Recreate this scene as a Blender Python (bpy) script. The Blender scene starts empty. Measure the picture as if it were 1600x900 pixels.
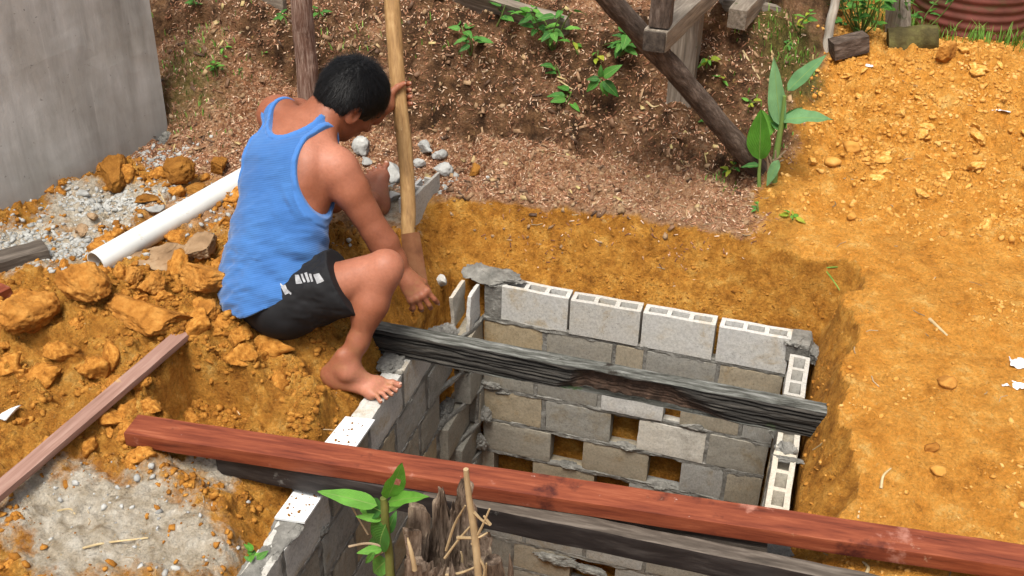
import bpy, math, random
import numpy as np
from mathutils import Vector, Matrix, Euler
from mathutils.bvhtree import BVHTree

SC = bpy.context.scene
COL = SC.collection
random.seed(7)
RNG = np.random.default_rng(11)
PI = math.pi

# ------------------------------------------------------------------ camera
F_PX = 1700.02
CAM_POS = np.array([1.1123224, -3.53238681, 2.31102993])
def _rot(rx, ry, rz):
    cx, sx, cy, sy, cz, sz = math.cos(rx), math.sin(rx), math.cos(ry), math.sin(ry), math.cos(rz), math.sin(rz)
    Rx = np.array([[1, 0, 0], [0, cx, -sx], [0, sx, cx]])
    Ry = np.array([[cy, 0, sy], [0, 1, 0], [-sy, 0, cy]])
    Rz = np.array([[cz, -sz, 0], [sz, cz, 0], [0, 0, 1]])
    return Rz @ Rx @ Ry
CAM_M = _rot(math.radians(57.96271), math.radians(-1.9563), math.radians(18.9687))
cd = bpy.data.cameras.new('camera')
cam = bpy.data.objects.new('camera', cd); COL.objects.link(cam)
cd.sensor_width = 36.0; cd.lens = 36.0 * F_PX / 1600.0
cd.clip_start = 0.05; cd.clip_end = 500
mw = Matrix([list(CAM_M[i]) + [CAM_POS[i]] for i in range(3)] + [[0, 0, 0, 1]])
cam.matrix_world = mw
SC.camera = cam

def ray(u, v):
    return CAM_M @ np.array([(u - 800) / F_PX, -(v - 450) / F_PX, -1.0])
def at(u, v, z=0.0):          # where the sight line through a photo point meets height z
    d = ray(u, v); t = (z - CAM_POS[2]) / d[2]
    return CAM_POS + t * d
def aty(u, v, y):             # ... meets the upright plane at distance y
    d = ray(u, v); t = (y - CAM_POS[1]) / d[1]
    return CAM_POS + t * d
def atd(u, v, t):
    return CAM_POS + t * ray(u, v)
def depth(p):
    return -(CAM_M.T @ (np.asarray(p, float) - CAM_POS))[2]

# ------------------------------------------------------------------ light: bright overcast sky, one soft high sun
SUN_ELEV, SUN_AZ = math.radians(67), math.radians(184)     # azimuth measured from +Y towards +X
w = bpy.data.worlds.new('World'); SC.world = w; w.use_nodes = True
nt = w.node_tree; nt.nodes.clear()
sky = nt.nodes.new('ShaderNodeTexSky'); sky.sky_type = 'NISHITA'; sky.sun_disc = False
sky.sun_elevation = SUN_ELEV; sky.sun_rotation = SUN_AZ
sky.air_density = 1.0; sky.dust_density = 6.0; sky.ozone_density = 0.6; sky.altitude = 0
bg = nt.nodes.new('ShaderNodeBackground'); bg.inputs['Strength'].default_value = 0.085
wo = nt.nodes.new('ShaderNodeOutputWorld')
hsv = nt.nodes.new('ShaderNodeHueSaturation'); hsv.inputs['Saturation'].default_value = 0.35   # overcast: the sky is nearly white
nt.links.new(sky.outputs[0], hsv.inputs['Color']); nt.links.new(hsv.outputs[0], bg.inputs[0]); nt.links.new(bg.outputs[0], wo.inputs[0])
sd = bpy.data.lights.new('sun', 'SUN'); sd.energy = 2.3; sd.angle = math.radians(24); sd.color = (1.0, 0.95, 0.86)
sun = bpy.data.objects.new('sun', sd); COL.objects.link(sun)
sdir = Vector((math.sin(SUN_AZ) * math.cos(SUN_ELEV), math.cos(SUN_AZ) * math.cos(SUN_ELEV), math.sin(SUN_ELEV)))
sun.rotation_euler = (-sdir).to_track_quat('-Z', 'Y').to_euler()
sun.location = sdir * 8
SC.view_settings.view_transform = 'Standard'; SC.view_settings.look = 'None'
SC.view_settings.exposure = 0.85; SC.view_settings.gamma = 1.0
SC.view_settings.use_curve_mapping = False
SC.cycles.max_bounces = 6

# ------------------------------------------------------------------ noise
def _hash(ix, iy, iz, seed):
    h = (ix.astype(np.int64) * 374761393 + iy.astype(np.int64) * 668265263 + iz.astype(np.int64) * 2147483647 + seed * 1274126177)
    h = (h ^ (h >> 13)) * 1274126177 & 0x7fffffffffff
    h = h ^ (h >> 16)
    return (h & 0xffff).astype(np.float32) / 65535.0
def vnoise(P, seed=0):        # value noise in [-1,1]
    P = np.asarray(P, np.float64); i = np.floor(P).astype(np.int64); f = (P - i).astype(np.float32)
    u = f * f * f * (f * (f * 6 - 15) + 10)
    r = 0
    for dx in (0, 1):
        wx = u[..., 0] if dx else 1 - u[..., 0]
        for dy in (0, 1):
            wy = u[..., 1] if dy else 1 - u[..., 1]
            for dz in (0, 1):
                wz = u[..., 2] if dz else 1 - u[..., 2]
                r = r + wx * wy * wz * _hash(i[..., 0] + dx, i[..., 1] + dy, i[..., 2] + dz, seed)
    return r * 2 - 1
def fbm(P, scale=1.0, oct=4, seed=0, gain=0.5):
    P = np.asarray(P, np.float64) * scale; a = 1.0; s = 0; t = 0
    for o in range(oct):
        s = s + a * vnoise(P + 17.3 * o, seed + o); t += a; a *= gain; P = P * 2.03
    return s / t
def sstep(a, b, x):
    t = np.clip((np.asarray(x, float) - a) / (b - a), 0, 1); return t * t * (3 - 2 * t)

# ------------------------------------------------------------------ objects
def tag(o, label=None, cat=None, group=None, kind=None):
    if label: o['label'] = label
    if cat: o['category'] = cat
    if group: o['group'] = group
    if kind: o['kind'] = kind
    return o
def empty(name, loc, label=None, cat=None, group=None):
    o = bpy.data.objects.new(name, None); o.empty_display_size = 0.05
    o.location = tuple(float(c) for c in loc); COL.objects.link(o)
    return tag(o, label, cat, group)
def root_loc(o):
    l = np.zeros(3)
    while o is not None:
        l += np.array(o.location); o = o.parent
    return l
def mesh_of(name, V, Fq, mat=None, smooth=True):
    me = bpy.data.meshes.new(name)
    V = np.asarray(V, float)
    if isinstance(Fq, np.ndarray):
        n, k = Fq.shape
        me.vertices.add(len(V)); me.vertices.foreach_set('co', V.astype(np.float32).ravel())
        me.loops.add(n * k); me.loops.foreach_set('vertex_index', Fq.astype(np.int32).ravel())
        me.polygons.add(n); me.polygons.foreach_set('loop_start', np.arange(0, n * k, k, dtype=np.int32))
        me.update(calc_edges=True); me.validate()
    else:
        me.from_pydata([tuple(v) for v in V], [], [tuple(int(i) for i in f) for f in Fq]); me.update()
    if smooth: me.polygons.foreach_set('use_smooth', np.ones(len(me.polygons), dtype=bool))
    if mat: me.materials.append(mat)
    if smooth and not isinstance(Fq, np.ndarray): me.set_sharp_from_angle(angle=math.radians(50))
    return me
def obj(name, V, Fq, mat=None, parent=None, smooth=True, loc=None):
    """V in world coordinates; stored relative to the parent chain or to loc."""
    V = np.asarray(V, float)
    base = root_loc(parent) if parent is not None else (np.zeros(3) if loc is None else np.asarray(loc, float))
    me = mesh_of(name, V - base, Fq, mat, smooth)
    o = bpy.data.objects.new(name, me); COL.objects.link(o)
    if parent is not None: o.parent = parent
    elif loc is not None: o.location = tuple(float(c) for c in loc)
    return o
class MB:
    def __init__(s): s.V = []; s.F = []; s.n = 0
    def add(s, V, F):
        V = np.asarray(V, float); s.V.append(V)
        s.F += [tuple(int(i) + s.n for i in f) for f in F]; s.n += len(V); return s
    def build(s, name, mat, parent=None, smooth=True, loc=None):
        return obj(name, np.concatenate(s.V), s.F, mat, parent, smooth, loc)

def frame_from(a, b, up=(0, 0, 1)):
    a, b = np.asarray(a, float), np.asarray(b, float); x = b - a; L = np.linalg.norm(x); x = x / L
    up = np.asarray(up, float); y = np.cross(up, x); n = np.linalg.norm(y)
    if n < 1e-5: y = np.cross((1, 0, 0), x); n = np.linalg.norm(y)
    y /= n; z = np.cross(x, y)
    return x, y, z, L
def box_grid(nx, ny, nz):
    """unit box [-.5,.5]^3 as a shared-vertex surface grid"""
    idx = {}; V = []; F = []
    def vid(i, j, k):
        key = (i, j, k)
        if key not in idx:
            idx[key] = len(V); V.append((i / nx - .5, j / ny - .5, k / nz - .5))
        return idx[key]
    for i in range(nx):
        for j in range(ny):
            F.append((vid(i, j, 0), vid(i, j + 1, 0), vid(i + 1, j + 1, 0), vid(i + 1, j, 0)))
            F.append((vid(i, j, nz), vid(i + 1, j, nz), vid(i + 1, j + 1, nz), vid(i, j + 1, nz)))
    for i in range(nx):
        for k in range(nz):
            F.append((vid(i, 0, k), vid(i + 1, 0, k), vid(i + 1, 0, k + 1), vid(i, 0, k + 1)))
            F.append((vid(i, ny, k), vid(i, ny, k + 1), vid(i + 1, ny, k + 1), vid(i + 1, ny, k)))
    for j in range(ny):
        for k in range(nz):
            F.append((vid(0, j, k), vid(0, j, k + 1), vid(0, j + 1, k + 1), vid(0, j + 1, k)))
            F.append((vid(nx, j, k), vid(nx, j + 1, k), vid(nx, j + 1, k + 1), vid(nx, j, k + 1)))
    return np.array(V), F
def rough_box(dims, n=(8, 4, 4), rnd=0.01, amp=0.002, nscale=20, seed=0):
    V, F = box_grid(*n); d = np.asarray(dims, float); P = V * d
    h = d / 2; r = min(rnd, h.min() * .9)
    inner = np.clip(P, -(h - r), h - r); q = P - inner; L = np.linalg.norm(q, axis=1, keepdims=True)
    k = (np.abs(q) > 1e-9).sum(1, keepdims=True)
    P = np.where(k > 1, inner + q / np.maximum(L, 1e-9) * r, P)
    if amp:
        N = np.stack([fbm(P + 31 * (seed + 1), nscale, 3, seed + 5 * c) for c in range(3)], 1)
        P = P + N * amp
    return P, F
def beam_pts(a, b, wd, ht, n=(40, 4, 4), rnd=.004, amp=.002, nscale=12, seed=0, up=(0, 0, 1)):
    """rough timber from a to b (axis centres)"""
    x, y, z, L = frame_from(a, b, up)
    P, F = rough_box((L, wd, ht), n, rnd, amp, nscale, seed)
    c = (np.asarray(a, float) + np.asarray(b, float)) / 2
    return c + P[:, :1] * x + P[:, 1:2] * y + P[:, 2:3] * z, F
def tube(pts, rad, seg=10, cap=True, wob=0.0, seed=0):
    pts = np.asarray(pts, float); n = len(pts); rad = np.broadcast_to(np.asarray(rad, float), (n,))
    T = np.gradient(pts, axis=0); T /= np.linalg.norm(T, axis=1, keepdims=True)
    up = np.array([0, 0, 1.0]) if abs(T[0][2]) < .9 else np.array([1.0, 0, 0])
    V = []; nrm = np.cross(T[0], up); nrm /= np.linalg.norm(nrm)
    for i in range(n):
        nrm = nrm - T[i] * (nrm @ T[i]); nrm /= np.linalg.norm(nrm); bi = np.cross(T[i], nrm)
        a = np.arange(seg) * 2 * PI / seg
        V.append(pts[i] + rad[i] * (np.cos(a)[:, None] * nrm + np.sin(a)[:, None] * bi))
    V = np.concatenate(V)
    if wob:
        ctr = np.repeat(pts, seg, 0); d = V - ctr
        V = ctr + d * (1 + wob * fbm(V, 14, 3, seed)[:, None])
    F = [(i * seg + j, i * seg + (j + 1) % seg, (i + 1) * seg + (j + 1) % seg, (i + 1) * seg + j) for i in range(n - 1) for j in range(seg)]
    if cap: F += [tuple(range(seg))[::-1], tuple((n - 1) * seg + j for j in range(seg))]
    return V, F
def curve_pts(P, n=16):
    """smooth curve through control points (Catmull-Rom)"""
    P = np.asarray(P, float); P = np.concatenate([[2 * P[0] - P[1]], P, [2 * P[-1] - P[-2]]]); out = []
    m = len(P) - 3
    for t in np.linspace(0, m, n):
        i = min(int(t), m - 1); f = t - i; a, b, c, d = P[i:i + 4]
        out.append(.5 * ((2 * b) + (c - a) * f + (2 * a - 5 * b + 4 * c - d) * f * f + (3 * b - a - 3 * c + d) * f ** 3))
    return np.array(out)
_ico = {}
def ico(sub):
    if sub not in _ico:
        import bmesh
        bm = bmesh.new(); bmesh.ops.create_icosphere(bm, subdivisions=sub, radius=1.0)
        _ico[sub] = (np.array([v.co[:] for v in bm.verts]), np.array([[v.index for v in f.verts] for f in bm.faces])); bm.free()
    return _ico[sub]
def clod_mesh(sub, seed, squash=(1, 1, .75), amp=.35, flat=0.0, scale=1.3):
    V, Fc = ico(sub); r = np.random.default_rng(seed)
    P = V.copy()
    for _ in range(int(flat)):                     # knock flat facets off, as broken clods have
        nrm = r.normal(size=3); nrm /= np.linalg.norm(nrm); lim = r.uniform(.38, .78)
        d = P @ nrm; P = P - np.maximum(d - lim, 0)[:, None] * nrm
    P = P * (1 + amp * fbm(V + seed * 3.1, scale, 4, seed)[:, None])
    P = P * np.asarray(squash)
    return P, Fc

# ------------------------------------------------------------------ materials
def new_mat(name):
    m = bpy.data.materials.new(name); m.use_nodes = True; t = m.node_tree; t.nodes.clear()
    o = t.nodes.new('ShaderNodeOutputMaterial'); b = t.nodes.new('ShaderNodeBsdfPrincipled')
    t.links.new(b.outputs[0], o.inputs[0]); return m, t, b
def N(t, kind, **kw):
    n = t.nodes.new(kind)
    for k, v in kw.items():
        if k.startswith('i_'):
            key = k[2:]; n.inputs[int(key) if key.isdigit() else key.replace('_', ' ')].default_value = v
        else: setattr(n, k, v)
    return n
def coords(t, scale=(1, 1, 1), rnd=True):
    tc = N(t, 'ShaderNodeTexCoord'); src = tc.outputs['Object']
    if rnd:
        oi = N(t, 'ShaderNodeObjectInfo'); mu = N(t, 'ShaderNodeMath', operation='MULTIPLY'); mu.inputs[1].default_value = 37.0
        t.links.new(oi.outputs['Random'], mu.inputs[0])
        ad = N(t, 'ShaderNodeVectorMath', operation='ADD'); t.links.new(src, ad.inputs[0]); t.links.new(mu.outputs[0], ad.inputs[1]); src = ad.outputs[0]
    mp = N(t, 'ShaderNodeMapping'); mp.inputs['Scale'].default_value = scale; t.links.new(src, mp.inputs['Vector'])
    return mp.outputs[0]
def noise(t, vec, scale, detail=6, rough=.6, dist=0.0):
    n = N(t, 'ShaderNodeTexNoise'); n.inputs['Scale'].default_value = scale; n.inputs['Detail'].default_value = detail
    n.inputs['Roughness'].default_value = rough; n.inputs['Distortion'].default_value = dist
    t.links.new(vec, n.inputs['Vector']); return n.outputs['Fac']
def ramp(t, fac, stops):
    r = N(t, 'ShaderNodeValToRGB'); cr = r.color_ramp
    while len(cr.elements) < len(stops): cr.elements.new(.5)
    for e, (p, c) in zip(cr.elements, stops):
        e.position = p; e.color = (*c, 1) if len(c) == 3 else c
    t.links.new(fac, r.inputs[0]); return r.outputs[0]
def gray(a): return (a, a, a)
def mix(t, fac, a, b, mode='MIX'):
    m = N(t, 'ShaderNodeMix', data_type='RGBA', blend_type=mode)
    for s, v in ((0, fac), (6, a), (7, b)):
        if hasattr(v, 'is_linked') or isinstance(v, bpy.types.NodeSocket): t.links.new(v, m.inputs[s])
        else: m.inputs[s].default_value = v if s == 0 else (*v, 1)
    return m.outputs[2]
def bump(t, b, h, strength=.4, dist=.01, prev=None):
    n = N(t, 'ShaderNodeBump'); n.inputs['Strength'].default_value = strength; n.inputs['Distance'].default_value = dist
    t.links.new(h, n.inputs['Height'])
    if prev is not None: t.links.new(prev, n.inputs['Normal'])
    t.links.new(n.outputs[0], b.inputs['Normal']); return n.outputs[0]
def attr(t, name):
    a = N(t, 'ShaderNodeAttribute'); a.attribute_name = name; return a.outputs['Fac']
def basic(name, stops, scale=8, stretch=(1, 1, 1), rough=.85, bscale=60, bstr=.35, bdist=.004, spots=None, detail=7, dist=0.0, spec=.14):
    m, t, b = new_mat(name); v = coords(t, stretch)
    c = ramp(t, noise(t, v, scale, detail, .62, dist), stops)
    if spots:                                   # (colour, scale, threshold)
        sc, ss, th = spots
        f = ramp(t, noise(t, v, ss, 5, .6), [(th, (0, 0, 0)), (min(th + .06, 1), (1, 1, 1))])
        c = mix(t, f, c, sc)
    t.links.new(c, b.inputs['Base Color']); b.inputs['Roughness'].default_value = rough
    b.inputs['Specular IOR Level'].default_value = spec
    bump(t, b, noise(t, v, bscale, 8, .65), bstr, bdist)
    return m
M = {}
M['clod'] = basic('clay_clod', [(.28, (.16, .060, .010)), (.48, (.36, .148, .026)), (.68, (.54, .265, .062))], 14, bscale=40, bstr=1.0, bdist=.012, detail=10)
M['clod_m'] = basic('clay_clod_small', [(.30, (.17, .062, .010)), (.48, (.37, .150, .024)), (.68, (.54, .26, .055))], 3.2, bscale=7, bstr=.55, bdist=.01, detail=10)
M['lump_m'] = basic('pale_clay_lump', [(.30, (.36, .155, .026)), (.5, (.58, .30, .065)), (.7, (.78, .52, .19))], 2.5, bscale=6, bstr=.4, bdist=.008, detail=9)
M['clod_dark'] = basic('wet_clay_clod', [(.25, (.13, .05, .008)), (.5, (.25, .105, .018)), (.75, (.36, .17, .035))], 16, bscale=40, bstr=1.0, bdist=.012, detail=10)
M['clod_grey'] = basic('grey_tan_clod', [(.25, (.14, .085, .045)), (.5, (.28, .18, .10)), (.75, (.40, .29, .18))], 11, bscale=40, bstr=.6, bdist=.006)
M['rubble'] = basic('cement_rubble', [(.3, (.22, .22, .21)), (.55, (.40, .40, .38)), (.8, (.56, .55, .51))], 14, bscale=60, bstr=.5, bdist=.004)
M['mortar'] = basic('mortar', [(.25, (.10, .097, .087)), (.5, (.185, .178, .16)), (.66, (.27, .26, .235)), (.80, (.55, .54, .51))], 22, bscale=60, bstr=1.0, bdist=.008, detail=10)
M['pvc'] = basic('white_pvc', [(.3, (.62, .64, .62)), (.7, (.74, .76, .74))], 5, rough=.35, bscale=20, bstr=.02, spots=((.50, .42, .31), 11, .61), spec=.5)
M['tile'] = basic('white_board', [(.3, (.66, .68, .68)), (.7, (.78, .79, .78))], 9, rough=.5, bscale=80, bstr=.1, bdist=.001, spots=((.30, .15, .08), 60, .66))
M['leaf'] = None

# ================================================================== TERRAIN
CP = [at(*c) for c in [
    # left working floor and clod heap
    (262, 215, .22), (0, 355, .16), (130, 415, .19), (370, 290, .23), (480, 330, .23), (250, 340, .20), (200, 480, .19), (330, 420, .20),
    (0, 480, .15), (120, 560, .15), (0, 620, .11), (0, 760, .07), (200, 800, .05), (0, 890, .04), (300, 870, .02), (250, 700, .07),
    (350, 650, .045), (380, 790, -.01), (415, 850, -.09), (340, 560, .13), (430, 495, .16), (500, 530, .10), (440, 570, .08), (500, 640, .01),
    (560, 590, .02), (610, 520, .01), (560, 420, .16), (620, 400, .17), (640, 350, .21), (700, 355, .20), (590, 340, .22),
    # rim behind the pit and terrace
    (780, 340, .22), (850, 332, .24), (1000, 335, .28), (1120, 340, .29), (1250, 365, .29), (900, 270, .33), (1050, 270, .34), (1180, 300, .31),
    (700, 260, .26), (620, 250, .25), (780, 200, .36), (700, 170, .37), (850, 215, .38), (960, 190, .42), (1100, 205, .42), (1170, 240, .37),
    # bank
    (350, 250, .25), (350, 190, .33), (350, 150, .42), (350, 60, .66), (350, 0, .78), (270, 100, .52), (450, 120, .46), (450, 60, .62), (560, 100, .48), (560, 30, .70),
    (700, 95, .58), (700, 60, .66), (700, 0, .78), (900, 105, .62), (900, 20, .80), (1000, 120, .60), (1000, 60, .74), (1100, 130, .60), (1100, 40, .80), (1200, 50, .80), (1180, 160, .55),
    (1225, 15, .86),
    # ground right of the pit, rising to the mound and the grass behind
    (1235, 235, .37), (1250, 150, .45), (1300, 112, .49), (1360, 88, .56), (1450, 84, .60), (1520, 86, .60), (1592, 92, .59), (1450, 64, .52), (1560, 62, .50), (1340, 50, .50),
    (1590, 30, .47), (1500, 20, .47), (1330, 200, .42), (1450, 180, .44), (1590, 190, .42), (1400, 300, .31), (1590, 310, .31), (1400, 500, .25), (1590, 500, .25),
    (1330, 440, .27), (1315, 560, .21), (1330, 640, .19), (1400, 700, .18), (1590, 700, .18), (1330, 740, .14), (1300, 860, .03), (1590, 840, .10),
    (1240, 300, .32), (1270, 500, .17)]]
CP += [np.array(c) for c in [(-6, 6, 1.3), (-3, 6, 1.25), (0, 6, 1.2), (-4, 2, 1.1), (-2.2, 1.6, .98), (-.8, 1.8, 1.0), (.4, 1.9, 1.0), (1.0, 2.2, .95), (1.6, 3.2, .46), (3, 6, .5), (6, 6, .5), (6, 0, .3),
       (4, 2.5, .45), (3, .3, .3), (6, -6, .1), (3, -2, .05), (0, -3, .05), (-3, -3, .1), (-6, -6, .1), (0, -6, .1), (-6, 0, .2), (-3.2, .2, .2), (-2.6, -1.5, .12), (.3, -2.1, .02), (1.2, -2.0, .02), (1.9, -1.6, .08), (-.4, -2.1, -.02)]]
CP = np.array(CP)
_D = np.linalg.norm(CP[:, None, :2] - CP[None, :, :2], axis=2)
_A = np.zeros((len(CP) + 1, len(CP) + 1)); _A[:-1, :-1] = _D - .02 * np.eye(len(CP)); _A[:-1, -1] = 1; _A[-1, :-1] = 1
_W = np.linalg.solve(_A, np.concatenate([CP[:, 2], [0]]))
def base_height(X, Y):
    sh = X.shape; p = np.stack([X.ravel(), Y.ravel()], 1); out = np.empty(len(p))
    for i in range(0, len(p), 20000):
        q = p[i:i + 20000]
        out[i:i + 20000] = np.linalg.norm(q[:, None] - CP[None, :, :2], axis=2) @ _W[:-1] + _W[-1]
    return out.reshape(sh)
def stretched(lo, hi, step, far, n=26):
    core = np.arange(lo, hi, step); g = np.cumsum(step * 1.22 ** np.arange(1, n)); 
    return np.concatenate([(lo - g[g < far])[::-1], core, core[-1] + g[g < far]])
XS = stretched(-2.0, 2.1, .0066, 8, 38); YS = stretched(-1.95, 1.35, .0066, 9, 38)
GX, GY = np.meshgrid(XS, YS, indexing='ij')
PX0, PX1, PY0, PY1 = -.235, 1.25, -1.9, .085          # the dug hole, outside the block walls
Z0 = base_height(GX, GY)
def blob(u, v, z, r, rz=None):
    c = at(u, v, z); return np.exp(-(((GX - c[0]) / r) ** 2 + ((GY - c[1]) / (rz or r)) ** 2))
P3 = np.stack([GX, GY, Z0], -1)
n_lo, n_md, n_hi = fbm(P3, 3.2, 4, 3), fbm(P3, 11, 4, 5), fbm(P3, 34, 3, 9)
edge = fbm(P3, 6, 4, 21)
# ---- zones
bank = sstep(.14, .27, GY + .10 * edge + .10 * sstep(-.3, -.9, GX)) * sstep(1.06, .90, GX + .10 * edge - .12 * (GY - .9))
terr = bank * sstep(.78, .5, GY) * sstep(-.2, .25, GX)                # pale trampled terrace
right = sstep(.95, 1.15, GX + .05 * edge) * (1 - bank)
left = sstep(-.05, -.3, GX) * sstep(.05, -.2, GY + .12 * edge - .15 * sstep(-.9, -1.5, GX))
mound = sstep(.35, .9, GY + .25 * edge) * right * sstep(2.6, 1.5, GX) * sstep(2.3, 1.7, GY)
grass = sstep(1.85, 2.1, GY + .1 * edge) * sstep(1.1, 1.3, GX)
cement = np.clip(1.25 * blob(180, 815, .05, .32, .17) + .8 * blob(330, 740, .03, .12, .07) + 1.1 * blob(60, 400, .17, .28, .16) + .9 * blob(200, 300, .2, .25, .12) + .8 * blob(140, 330, .2, .25, .15) + .5 * blob(60, 860, .05, .3, .1) + .5 * blob(600, 330, .22, .2, .1) + .7 * blob(640, 300, .24, .12, .1), 0, 1)
cement = np.clip(cement * (1.0 + .9 * edge + .5 * n_md), 0, 1) * (1 - .0 * bank)
tan = np.clip(.75 * terr + .9 * blob(560, 330, .22, .5, .16) + .8 * blob(330, 330, .22, .35, .22) + .6 * blob(750, 300, .24, .25, .15) + .7 * blob(180, 820, .05, .35, .16) + .5 * blob(1150, 230, .38, .16, .14), 0, 1)
moss = np.clip(blob(1235, 130, .5, .13, .35) + blob(1225, 30, .8, .2, .25) + .75 * blob(290, 110, .5, .28, .16) + .4 * blob(560, 100, .5, .3, .1) + .5 * blob(1130, 260, .37, .06, .08) + .9 * blob(1350, 55, .5, .3, .3), 0, 1)
# ---- height detail
def clumps(scale, seed, warp=.35):
    x = GX / scale + warp * fbm(P3, .9 / scale, 2, seed + 50); y = GY / scale + warp * fbm(P3, .9 / scale, 2, seed + 51)
    ix, iy = np.floor(x).astype(np.int64), np.floor(y).astype(np.int64); best = np.full(GX.shape, 9.0); hh = np.zeros(GX.shape)
    for a in (-1, 0, 1):
        for b_ in (-1, 0, 1):
            jx, jy = ix + a, iy + b_; px = jx + _hash(jx, jy, jx * 0, seed); py = jy + _hash(jx, jy, jx * 0, seed + 1); r_ = .35 + .75 * _hash(jx, jy, jx * 0, seed + 2)
            d_ = np.hypot(x - px, y - py) / r_; m_ = d_ < best; best = np.where(m_, d_, best); hh = np.where(m_, _hash(jx, jy, jx * 0, seed + 3), hh)
    return np.clip(1.05 - best, 0, 1) ** .6 * hh * (hh > .25)
cl_0, cl_a, cl_b, cl_c = clumps(.14, 191), clumps(.075, 201), clumps(.034, 211), clumps(.018, 221)
Z = Z0.copy()
Z += left * (.020 * n_lo + .026 * n_md + .013 * n_hi)
Z += left * .03 * np.maximum(fbm(P3, 7.5, 2, 40), 0)
Z += left * (.060 * cl_0 + .046 * cl_a + .025 * cl_b + .010 * cl_c) * (1 - .8 * cement)
Z += mound * (.030 * cl_a + .022 * cl_b + .011 * cl_c)
Z += right * (1 - mound) * (.014 * cl_b + .010 * cl_c) * np.clip(.5 + 2.0 * n_lo, 0, 1)
Z += bank * (.012 * cl_a + .008 * cl_b + .005 * cl_c)
Z += right * (1 - mound) * (.020 * n_lo + .012 * n_md + .006 * n_hi)
Z += mound * (.03 * n_lo + .022 * n_md + .014 * n_hi)
Z += bank * (.020 * n_lo + .022 * n_md + .011 * n_hi)
Z += bank * sstep(.5, .7, GY) * (.045 * n_md + .02 * fbm(P3, 5, 3, 61))
oth = np.clip(1 - left - right - bank, 0, 1); Z += oth * (.008 * n_md + .004 * n_hi)
_s = bank * sstep(1.0, .8, GX); Z += _s * (.075 * sstep(.70, .755, GY + .16 * edge + .05 * n_md) - .075 * sstep(.40, .72, GY + .16 * edge))
_s2 = _s * sstep(.74, .70, GY) ; Z += _s2 * .035 * (sstep(.50, .53, GY + .2 * edge + .06 * n_md) - sstep(.30, .5, GY + .2 * edge))
# gullies and ledges the spade left in the terrace
for (u0, v0, z0, r0, r1, dz) in [(735, 200, .35, .035, .20, -.05), (815, 240, .36, .03, .16, -.045), (900, 175, .45, .12, .05, -.03), (760, 130, .45, .12, .08, .05), (975, 190, .45, .05, .06, .05), (1090, 175, .46, .09, .07, .06), (1120, 275, .34, .07, .07, .05), (640, 120, .5, .12, .06, -.04), (330, 205, .3, .12, .08, -.03)]:
    Z += dz * blob(u0, v0, z0, r0, r1)
_f = np.exp(-(((GX + .30) / .13) ** 2 + ((GY + .81) / .09) ** 2) ** 2); Z = Z * (1 - _f) + _f * np.minimum(Z, .012 + .004 * n_hi)
# square trial cut left of the pit
cx0, cx1, cy0, cy1 = -.80, -.50, -1.24, -.985
dd = np.minimum(np.minimum(GX - cx0, cx1 - GX), np.minimum(GY - cy0, cy1 - GY)) + .006 * n_hi
_k = sstep(-.002, .008, dd); Z = Z * (1 - _k) + _k * (-.055 + .018 * n_hi + .02 * cl_b + .05 * sstep(-1.12, -1.24, GY))
# rounded clay shoulder at the lower left of the pit
Z += .05 * blob(345, 825, .02, .075, .10)
Z -= .06 * blob(430, 850, -.05, .06, .12)
# ---- the dug hole: sloped clay cut down to the top of the block walls, then sheer
ddx = np.maximum(np.maximum(PX0 - GX, GX - PX1), 0); ddy = np.maximum(np.maximum(PY0 - GY, GY - PY1), 0)
dout = np.hypot(ddx, ddy)
din = np.minimum(np.minimum(GX - PX0, PX1 - GX), np.minimum(GY - PY0, PY1 - GY))
wid = np.where(GY > .02, .185 + .03 * edge - .075 * sstep(.75, 1.2, GX), np.where(GX > .6, .115 + .10 * fbm(P3, 4.5, 3, 88) + .03 * n_md, .06 + .08 * sstep(-.55, -.2, GY)))
Z += right * np.exp(-((dout - wid) / .05) ** 2) * (.014 * n_md + .008 * n_hi + .008 * cl_b)
ww = np.clip(dout / np.maximum(wid, .02), 0, 1)
ww = np.clip(ww + .10 * fbm(P3, 9, 3, 23) * (ww < 1) * ww, 0, 1)
prof = ww ** .88
cutz = np.where(GX < -.1, -.045, -.05) + .02 * sstep(-.5, 0, GY)
in_cut = (ww < 1)
Zc = cutz + (Z - cutz) * prof
rough_cut = (1 - np.abs(2 * ww - 1)) * in_cut
groove = fbm(np.stack([GX * 1.0, GY * .35, Z0 * .2], -1), 26, 3, 77)
Zc += rough_cut * (.022 * groove - .020 * sstep(.25, .5, fbm(np.stack([GX * .5, GY * 3.0, Z0 * 0], -1), 16, 3, 78)) + .010 * n_md + .006 * n_hi + .008 * cl_b * sstep(.6, .2, ww) + .006 * cl_c)
Z = np.where(in_cut, Zc, Z)
Z = np.where(din > 0, -1.75 + .03 * n_lo + .01 * n_md, Z)
cut = 1.0 * (ww < .97) * (din <= 0)
cut = np.maximum(cut, (din > -.02) * 1.0)
cut = np.maximum(cut, sstep(0, .015, dd) * .9)
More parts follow.
